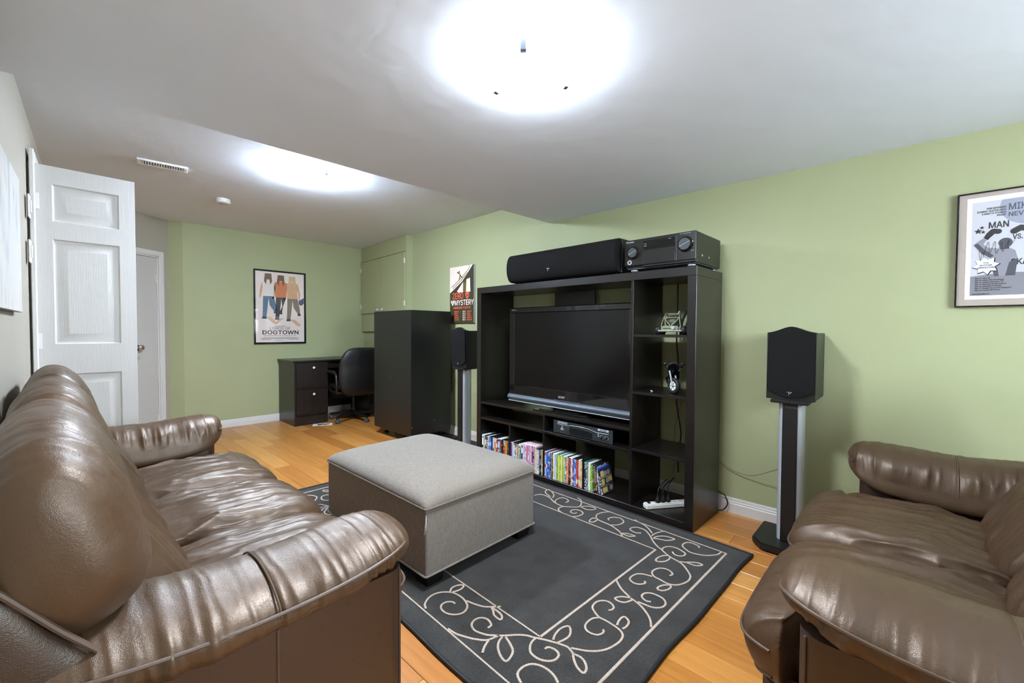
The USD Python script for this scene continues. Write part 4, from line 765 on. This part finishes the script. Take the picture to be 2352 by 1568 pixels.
part(st, 'base', [move(prism(sg.Polygon([(-.15,-.09),(-.10,-.155),(.10,-.155),(.15,-.09),(.15,.15),(-.15,.15)]).buffer(-.006).buffer(.006), .026), 0, 0, .010), move(prism(sg.Polygon([(-.146,-.088),(-.098,-.150),(.098,-.150),(.146,-.088),(.146,.146),(-.146,.146)]), .005), 0, 0, .036)], M['plastic'])
for x, y in ((-.12,-.09),(.12,-.09),(-.12,.12),(.12,.12)): part(st, 'foot', move(cyl(.016, .011, 16), x, y, 0), M['rubber'])
part(st, 'front_panel', bx(-.032, .032, -.058, .058, .041, .752, .003), M['plastic'])
for s_ in (-1, 1):
    pf = [(0,-.048),(.014,-.044),(.022,-.032),(.026,-.012),(.026,.012),(.022,.032),(.014,.044),(0,.048)]
    part(st, 'side_column', move(prism(sg.Polygon([(s_*(.030+x), y) for x, y in pf]), .712), 0, 0, .041), M['silver'], smooth=50)
part(st, 'top_plate', bx(-.082, .082, -.085, .085, .752, .769, .003), M['plastic'])
part(st, 'lettering', face(text('PREMIER', .010, 0, .728, align='c'), 0, -.0585, 0), M['print_grey'])
dup(st, 'speaker_stand', 'silver and black speaker stand left of the media unit behind the ottoman', 'speaker stand', (-3.030, 2.575, 0), 0, 'speaker stands')

# ------------------------------------------------------------------ black cabinet, desk, chair
bc = thing('cabinet', 'tall plain black painted cabinet raised on levelling feet between desk and media unit', 'cabinet', (-3.84, 2.295, 0), 0)
part(bc, 'carcass', bx(-.352, .352, 0, .482, .078, 1.305, .006), M['cabinet'])
part(bc, 'edge_band', bx(.345, .354, -.0015, .484, .08, 1.304, .0015), M['cabinet'])
for x, y in ((-.29,.11),(.29,.11),(-.29,.40),(.29,.40)):
    part(bc, 'levelling_foot', lathe([(0,0),(.030,0),(.031,.004),(.028,.012),(.012,.018),(.008,.024),(.008,.08),(0,.08)], 22).apply_translation((x, y, 0)), M['plastic'])
part(bc, 'chip', [bx(.3535,.3555,.006,.012,.165,.172,0), bx(.3535,.3555,.27,.275,.20,.206,0), bx(-.20,-.197,-.001,.001,1.24,1.245,0), bx(-.15,-.147,-.001,.001,.92,.925,0), bx(-.02,-.017,-.001,.001,.62,.63,0)], M['print_light'], 'small paint chips')
fb = solo('floor_board', bx(-3.62, -3.33, 2.60, 2.78, .001, .028, .004), M['plastic'], 'flat black board on the floor under the right back corner of the black cabinet', 'board')
cb = thing('cable', 'black mains cable running along the floor under the black cabinet', 'cable', (-3.75, 2.33, .004))
part(cb, 'cord', tube([(-.2,.06,.06),(-.12,.04,.012),(.0,.0,.0),(.15,-.01,.0),(.25,.05,.0),(.33,.2,.0)], .004, 8, smooth_step=.01), M['cord'])
cb = thing('cable', 'thin black cable standing up in a loop by the left speaker stand', 'cable', (-3.30, 2.66, .004))
part(cb, 'cord', tube([(-.12,-.02,0),(-.04,.0,.01),(.04,.06,.06),(.075,.09,.075),(.11,.10,.03),(.12,.10,0)], .003, 8, smooth_step=.008), M['cord'])

dk = thing('desk', 'dark brown writing desk with two file drawers against the far green wall', 'desk', (-5.345, 2.25, 0))
part(dk, 'desktop', bx(-.247, .265, -.462, .575, .733, .752, .003), M['desk'])
part(dk, 'side_panel', bx(-.245, .250, -.443, -.425, 0, .733), M['desk']); part(dk, 'side_panel', bx(-.245, .238, -.082, -.064, 0, .733), M['desk']); part(dk, 'side_panel', bx(-.245, .250, .462, .482, 0, .733), M['desk'], 'right end panel')
part(dk, 'back_panel', bx(-.245, -.230, -.43, .47, .10, .733), M['desk']); part(dk, 'plinth', bx(.22, .244, -.425, -.064, 0, .105), M['desk']); part(dk, 'apron', bx(.20, .216, -.064, .462, .645, .733), M['desk'])
part(dk, 'pedestal_body', bx(-.228, .230, -.424, -.083, .107, .728, 0), M['plastic'])
for z0, z1 in ((.128, .415), (.437, .724)):
    d = part(dk, 'drawer', [bx(.232, .2515, -.423, -.064, z0, z1, .002), bx(.228, .254, -.425, -.062, z0-.018, z0-.002, .004)], M['desk'])
    part(d, 'knob', ori(lathe([(0,0),(.006,0),(.006,.014),(.013,.019),(.015,.026),(.010,.031),(0,.032)], 20), (0,1,0), (0,0,1), (1,0,0), (.2515, -.235, z1-.058)), M['offwhite'], 'small pale round knob')
lf = thing('leaflet', 'white and black leaflet lying on the floor at the foot of the desk', 'leaflet', (-4.985, 2.075, .0005), 62)
part(lf, 'sheet', bx(-.105, .105, -.055, .055, 0, .0012, 0), M['print_white'], smooth=False)
part(lf, 'print', [flat(sg.Point(x, y).buffer(r).intersection(sg.box(-.1,-.05,.1,.05)), .0012, .0003) for x, y, r in ((-.03,.0,.028),(.0,.012,.022),(.035,-.012,.018),(.06,.015,.016))], M['print_black'])

oc = thing('office_chair', 'black leather swivel office chair pushed in at the dark desk', 'office chair', (-5.02, 2.47, 0), -4)
for k in range(5):
    a = math.radians(-62+72*k); c, s = math.cos(a), math.sin(a)
    part(oc, 'base_leg', [rot(trimesh.convex.convex_hull(np.array([(.02,-.022,.115),(.02,.022,.115),(.02,-.022,.075),(.02,.022,.075),(.29,-.014,.078),(.29,.014,.078),(.29,-.014,.058),(.29,.014,.058)])), math.degrees(a), (0,0,1))], M['plastic'])
    cs_ = part(oc, 'caster', move(rot(ori(lathe([(0,-.022),(.022,-.022),(.026,-.016),(.026,-.004),(.010,-.003),(.010,.003),(.026,.004),(.026,.016),(.022,.022),(0,.022)], 22), (1,0,0), (0,0,1), (0,-1,0)), math.degrees(a)+38*k, (0,0,1)), .275*c, .275*s, .026), M['steelgrey'])
    part(cs_, 'caster_stem', move(cyl(.008, .03, 12), .275*c, .275*s, .040), M['plastic'])
part(oc, 'column', [move(cyl(.030, .08, 20), 0, 0, .07), move(cyl(.019, .25, 20), 0, 0, .12)], M['plastic'])
part(oc, 'mechanism', bx(-.10, .12, -.09, .09, .345, .385, .01), M['plastic'])
seatp = [(-.25,.40),(-.24,.45),(-.15,.475),(.05,.475),(.20,.468),(.25,.44),(.24,.395),(0,.385)]
part(oc, 'seat', ori(pillow(seatp, -.26, .26, 70, 60, 6, 2.4), (1,0,0), (0,0,1), (0,-1,0)), M['chairleather'], smooth=True)
bkp = [(.22,.335),(.255,.33),(.30,.40),(.325,.55),(.335,.70),(.345,.84),(.335,.895),(.30,.90),(.275,.86),(.262,.70),(.245,.50),(.225,.40)]
part(oc, 'backrest', ori(pillow(bkp, -.285, .285, 110, 90, 4.2, 2.1), (1,0,0), (0,0,1), (0,-1,0)), M['chairleather'], smooth=True)
for s_ in (-1, 1):
    y = s_*.277
    part(oc, 'armrest', [tube([(.17, y*.97, .37),(.20, y, .46),(.17, y, .585),(.05, y, .60),(-.13, y, .595),(-.20, y, .56),(-.16, y*.99, .45),(-.03, y*.92, .375)], .015, 10, smooth_step=.02), bx(-.15, .12, y-.027, y+.027, .598, .625, .008)], M['plastic'])
    part(oc, 'arm_bracket', bx(-.06, .19, min(y*.97, y*.6), max(y*.97, y*.6), .36, .378, .003), M['plastic'])

# ------------------------------------------------------------------ pictures
def poster(label, origin, right, w, h, frame, fw, fd, margin=0.0, board_=None):
    t = thing('poster', label, 'poster', mat4=frame4(origin, right, (0,0,1)))
    if frame is not None:
        part(t, 'frame', [bx(0, w, 0, fw, 0, fd, .002), bx(0, w, h-fw, h, 0, fd, .002), bx(0, fw, fw, h-fw, 0, fd, .002), bx(w-fw, w, fw, h-fw, 0, fd, .002)], frame)
        part(t, 'backing', bx(.002, w-.002, .002, h-.002, .001, fd*.45, 0), board_ or M['print_black'])
    return t
def pm(name, c): return plain('ink_'+name, srgb(*c), .55)
Zp = .0105
# film poster on the far wall: plain walking figures in soft colours over its title
pa = poster('tall black-framed poster of three walking figures on the far green wall above the desk', (FARX+.0005, 1.543, .936), (0,1,0), .583, .882, M['gloss'], .011, .022)
part(pa, 'paper', bx(.020, .563, .020, .862, .009, Zp, 0), pm('cream_pink', (232,216,208)), smooth=False)
cold = {k: pm(k, v) for k, v in dict(blue=(92,118,140), orangeshirt=(206,116,66), skin=(206,160,120), whiteshirt=(226,214,208), hair=(110,78,52), darkjean=(66,60,64), camo=(128,114,98), sand=(206,170,130), navyblue=(70,76,100)).items()}
def walker(x, y, s, shirt, trouser, hair, sway):
    g = lambda pts, z, t=.0003: move(flat([(x+px*s, y+py*s) for px, py in pts], 0, t), 0, 0, z)
    return [('shadow', g([(-.03,.02),(.03,.02),(.10*sway,-.05),(.06*sway,-.06)], Zp), cold['sand']),
            ('trousers', cat([g([(-.055,.27),(.005,.27),(-.01,.12),(-.022,.02),(-.062,.02),(-.058,.14)], Zp), g([(.0,.27),(.058,.27),(.052+.03*sway,.16),(.05+.04*sway,.09),(.02+.04*sway,.09),(.015,.16)], Zp)]), cold[trouser]),
            ('shoes', cat([g([(-.07,.0),(-.02,.0),(-.022,.025),(-.064,.025)], Zp+.0003), g([(.018+.04*sway,.066),(.055+.04*sway,.066),(.05+.04*sway,.092),(.02+.04*sway,.092)], Zp+.0003)]), cold['darkjean']),
            ('arms', cat([g([(-.065,.43),(-.05,.44),(-.066,.30),(-.08,.24),(-.094,.25),(-.088,.33)], Zp), g([(.05,.44),(.066,.43),(.09,.33),(.084,.25),(.07,.25),(.07,.32)], Zp)]), cold['skin']),
            ('shirt', g([(-.065,.44),(-.02,.455),(.02,.455),(.066,.44),(.058,.35),(.06,.265),(-.058,.265),(-.056,.35)], Zp+.0003), cold[shirt]),
            ('hair', g([(-.034,.53),(.034,.53),(.042,.44),(.022,.40),(.014,.46),(-.014,.46),(-.024,.40),(-.044,.44)], Zp+.0006), cold[hair])]
for args in ((.155, .30, 1.02, 'whiteshirt', 'blue', 'hair', 1), (.295, .29, 1.02, 'orangeshirt', 'darkjean', 'hair', -1), (.425, .275, 1.04, 'skin', 'camo', 'sand', 1)):
    for nm, m, c in walker(*args): part(pa, nm, m, c, smooth=False)
part(pa, 'bag', flat(sg.Polygon([(.50,.53),(.56,.57),(.56,.50),(.53,.47),(.50,.49)]), Zp+.0006), cold['navyblue'], smooth=False)
part(pa, 'lettering', [text('LORDS OF', .030, .285, .172, Zp, align='c', sx=1.15), text('DOGTOWN', .046, .292, .115, Zp, align='c', bold=True, sx=1.22)], M['print_black'])
part(pa, 'fine_print', [bx(x0, x1, y0, y0+.0035, Zp, Zp+.0003, 0) for x0, x1, y0 in ((.10,.47,.098),(.10,.47,.075),(.07,.50,.066),(.08,.49,.057),(.07,.18,.049),(.38,.50,.049),(.23,.32,.038),(.22,.35,.216),(.23,.34,.207))], M['print_grey'], smooth=False)
part(pa, 'glazing', bx(.011, .572, .011, .871, .014, .0145, 0), M['pane'], smooth=False)
# tour poster on the green wall above the left speaker, a plain panel
ty0, ty1 = tv_y(-3.565)-.001, tv_y(-3.17)-.001
pb = poster('frameless red, olive and cream tour poster on the green wall above the left speaker', (-3.575, ty0, 1.186), (.395, ty1-ty0, 0), .395, .585, None, 0, 0)
part(pb, 'panel', bx(0, .395, 0, .585, 0, .018, .001), pm('olive_black', (58,54,30)), smooth=False)
part(pb, 'edge', bx(.3935, .3965, .001, .584, .001, .0185, 0), M['print_light'], 'pale right edge', smooth=False)
Zb = .0181
lp = lambda pts: [(x*.395, (1-y)*.585) for x, y in pts]
pk, ol2, rd = pm('pale_pink', (240,222,208)), pm('olive', (104,92,34)), pm('red_orange', (226,92,66))
part(pb, 'pale_ground', [flat(lp([(0,0),(1-.05,0),(.80,.10),(.52,.27),(.02,.455),(0,.455)]), Zb), flat(lp([(.30,.44),(.56,.28),(.56,.46),(.38,.46)]), Zb), flat(lp([(.70,.24),(.84,.22),(.86,.46),(.68,.46)]), Zb)], pk, smooth=False)
part(pb, 'rail', [ribbon(np.array(lp(q)), .008, Zb+.0003, .0003) for q in ([(.06,.36),(.50,.20),(.80,.06),(.82,0)], [(.12,.385),(.52,.235),(.74,.12)])]+[flat(lp([(.56,.30),(.70,.24),(.68,.46),(.58,.46)]), Zb+.0003)], ol2, smooth=False)
part(pb, 'skater', [flat(sg.LineString(lp(q)).buffer(.0065), Zb+.0003) for q in ([(.32,.10),(.42,.13),(.44,.17)], [(.44,.15),(.40,.24)], [(.44,.16),(.52,.20)])]+[flat(sg.Point(lp([(.40,.095)])[0]).buffer(.010), Zb+.0003)], ol2, smooth=False)
part(pb, 'lettering', [text('ZERO', .060, .045, .252, Zb, bold=True, sx=.86), text('CANADIAN TOUR 04', .022, .20, .148, Zb, align='c', bold=True, sx=.95)], rd)
part(pb, 'skull', flat(sg.Point(.29,.290).buffer(.032).union(sg.box(.274,.248,.306,.275)).difference(sg.Point(.279,.283).buffer(.008)).difference(sg.Point(.301,.283).buffer(.008)).difference(sg.box(.287,.262,.293,.272)), Zb), rd, smooth=False)
hb = sg.Point(.034,.222).buffer(.0165).union(sg.Point(.062,.222).buffer(.0165)).union(sg.Polygon([(.018,.219),(.078,.219),(.048,.178)])).difference(sg.Polygon([(.046,.243),(.052,.243),(.048,.224),(.053,.221),(.046,.196),(.046,.216),(.041,.219)]).buffer(0))
part(pb, 'broken_heart', flat(hb, Zb), pk, smooth=False)
part(pb, 'lettering', text('MYSTERY', .052, .082, .186, Zb, bold=True, sx=.92), pk)
for i, (l, d, r) in enumerate((('MONTREAL','05/14','TORONTO'),('QUEBEC','05/15','BARRIE'),('OTTAWA','05/17','LONDON'),('KINGSTON','05/18','WINDSOR'),('BELLEVILLE','05/19','HAMILTON'))):
    y = .112-i*.021; part(pb, 'lettering', [text(l, .0135, .075, y, Zb, bold=True, sx=.8), text(r, .0135, .285, y, Zb, bold=True, sx=.8)], rd); part(pb, 'lettering', text(d, .0135, .215, y, Zb, bold=True, sx=.9), pk)
# framed black and white poster on the right
def fit(s, h, x0, x1, y, z, bold=True):
    m = text(s, h, 0, 0, 0, bold=bold); w = m.bounds[1][0]-m.bounds[0][0]; m.apply_scale(((x1-x0)/w, 1, 1)); m.apply_translation((x0-m.bounds[0][0], y, z)); return m
PW = .345
pc = poster('black-framed grey event poster of a boxer on the green wall above the loveseat', (.142, 2.8145, 1.229), (1,0,0), PW, .508, M['gloss'], .006, .022, board_=pm('kraft', (176,160,148)))
part(pc, 'mat_paper', bx(.031, PW-.031, .034, .484, .0102, .0106, 0), plain('poster_white', srgb(240,243,250), .6), smooth=False)
part(pc, 'print', bx(.047, PW-.047, .050, .463, .0106, .0108, 0), pm('poster_grey', (196,194,200)), smooth=False)
Zc = .0108; gk, lg = pm('poster_dark', (70,70,80)), pm('poster_mid', (138,137,146))
g_ = sg.box(.047, .050, PW-.047, .463)
part(pc, 'date_band', flat(sg.Polygon([(.047,.050),(PW-.047,.050)]+[(x, .136+.010*math.sin((x-.047)/(PW-.094)*math.pi)) for x in np.linspace(PW-.047,.047,16)]), Zc, .0002), pm('poster_band', (128,125,132)), smooth=False)
part(pc, 'title_disc', flat(sg.Point(.212,.432).buffer(.083, 24).intersection(g_), Zc, .0002), pm('poster_disc', (150,152,168)), smooth=False)
Zt = Zc+.0003
part(pc, 'lettering', [fit('SOBE BEVERAGES', .0072, .090, .147, .427, Zt), fit('ELEMENT SKATEBOARDS', .0072, .062, .147, .416, Zt), fit('& ARNETTE EYEWEAR', .0072, .076, .147, .405, Zt), fit('PRESENT', .0072, .121, .147, .394, Zt)], M['print_black'])
part(pc, 'lettering', [fit("MIKE V'S", .027, .154, .270, .415, Zt), fit('NEVER', .018, .154, .222, .387, Zt)], gk)
part(pc, 'lettering', [fit('MAN', .026, .098, .156, .344, Zt), fit('VS.', .020, .168, .196, .288, Zt), fit('SKATE', .024, .165, .245, .179, Zt)], M['print_black'])
def star(x, y, r, n=5, k=.42, a0=90): return sg.Polygon([(x+(r if i % 2 == 0 else r*k)*math.cos(math.radians(a0+i*180/n)), y+(r if i % 2 == 0 else r*k)*math.sin(math.radians(a0+i*180/n))) for i in range(2*n)])
part(pc, 'star', [flat(star(x, y, r), Zt) for x, y, r in ((.067,.335,.0135),(.078,.350,.008),(.082,.330,.008))], M['print_black'], smooth=False)
def body(f):
    X = lambda q: [(f(x), y) for x, y in q]
    part(pc, 'boxer', flat(sg.Polygon(X([(.055,.276),(.070,.292),(.086,.303),(.094,.296),(.083,.276),(.100,.258),(.118,.256),(.131,.250),(.160,.252),(.176,.240),(.184,.205),(.178,.133),(.118,.133),(.112,.175),(.104,.214),(.078,.238)])), Zt), lg, smooth=False)
    part(pc, 'boxer_shade', [flat(sg.Polygon(X(q)), Zt+.0003) for q in ([(.055,.276),(.078,.238),(.104,.214),(.116,.222),(.088,.252),(.066,.282)], [(.150,.133),(.178,.133),(.184,.205),(.160,.190)], [(.118,.133),(.132,.133),(.126,.170),(.112,.175)])], gk, smooth=False)
    part(pc, 'head', flat(sg.Point(f(.148),.276).buffer(.020).union(sg.box(min(f(.133),f(.158)),.248,max(f(.133),f(.158)),.262)), Zt+.0004), gk, smooth=False)
    part(pc, 'glove', [flat(sg.LineString(X([(.100,.315),(.112,.330),(.126,.327)])).buffer(.0105), Zt+.0004), flat(sg.Polygon(X([(.084,.305),(.096,.293),(.108,.310),(.094,.322)])), Zt+.0005)], M['print_black'], smooth=False)
body(lambda x: x)
part(pc, 'glove', flat(sg.LineString([(.172,.322),(.190,.334),(.206,.328)]).buffer(.0115), Zt+.0004), M['print_black'], smooth=False)
part(pc, 'burst', flat(star(.095,.180,.043,8,.66,8), Zt+.0007), M['print_black'], smooth=False); part(pc, 'burst', flat(star(.093,.182,.040,8,.66,8), Zt+.0010), pm('burst_white', (232,232,238)), smooth=False)
part(pc, 'lettering', [fit('TOTAL', .0062, .083, .102, .190, Zt+.0014), fit('SKATEPARK', .0062, .074, .112, .180, Zt+.0014), fit('ANNIHILATION!!', .0062, .068, .120, .170, Zt+.0014)], M['print_black'])
part(pc, 'lettering', [fit(s, .0052, .062, .062+w, .124-.0088*i, Zt) for i, (s, w) in enumerate((('May 11: Tulsa, OK',.045),('May 12: Joplin, MO (The Bridge)',.085),('May 13: Jackson, Miss (Disc 30)',.084),('May 14: Nashville TN (6th Avenue)',.092),('May 15: Memphis TN (SPOM)',.078),('May 17: Kansas City, KS (KC Skatepark)',.107),('May 18: Omaha, NE (Grinds)',.075)))]+[fit('www.mikevallely.com', .005, .054, .106, .055, Zt)], M['print_black'])
part(pc, 'signature', [ribbon(spline(q, .004), .0011, Zt+.0016, .0002) for q in ([(.085,.225),(.098,.285),(.104,.235),(.118,.285),(.122,.232),(.138,.278),(.140,.238),(.158,.285),(.155,.250),(.175,.285)], [(.072,.25),(.076,.205),(.082,.240),(.088,.212)])], M['print_black'], smooth=False)
part(pc, 'glazing', bx(.006, PW-.006, .006, .502, .017, .0174, 0), M['pane'], smooth=False)
# pale print on the left wall
pdx = -2.745; o = lwp(pdx, .0005); rx = np.array([-el[0], -el[1], 0.0])
o2 = lwp(-2.10, .0005)
pd_ = poster('pale blue and cream print on the beige wall above the sofa', (o2[0], o2[1], 1.178), (pdx+2.10, o[1]-o2[1], 0), .645, .558, None, 0, 0)
part(pd_, 'panel', bx(0, .645, 0, .558, 0, .014, .001), M['steelgrey'], smooth=False)
part(pd_, 'print', bx(.002, .643, .002, .556, .014, .0146, 0), mat('pale_print', {'tc': ('texture_coordinate', {}), 'mp': ('mapping', {'scale': (9., 3.2, 1.)}), 'n': ('noise_texture', {'scale': 1.0, 'detail': 3.0, 'distortion': .6}), 'r': ('rgb_ramp', {'ramp': [(.3, srgb(160,166,176)), (.44, srgb(206,204,200)), (.56, srgb(214,211,205)), (.66, srgb(204,190,168)), (.8, srgb(232,220,206))]}), 'p': ('principled_bsdf', {'roughness': .25})}, [('tc.object','mp.vector'), ('mp.vector','n.vector'), ('n.fac','r.fac'), ('r.color','p.base_color')]), smooth=False)
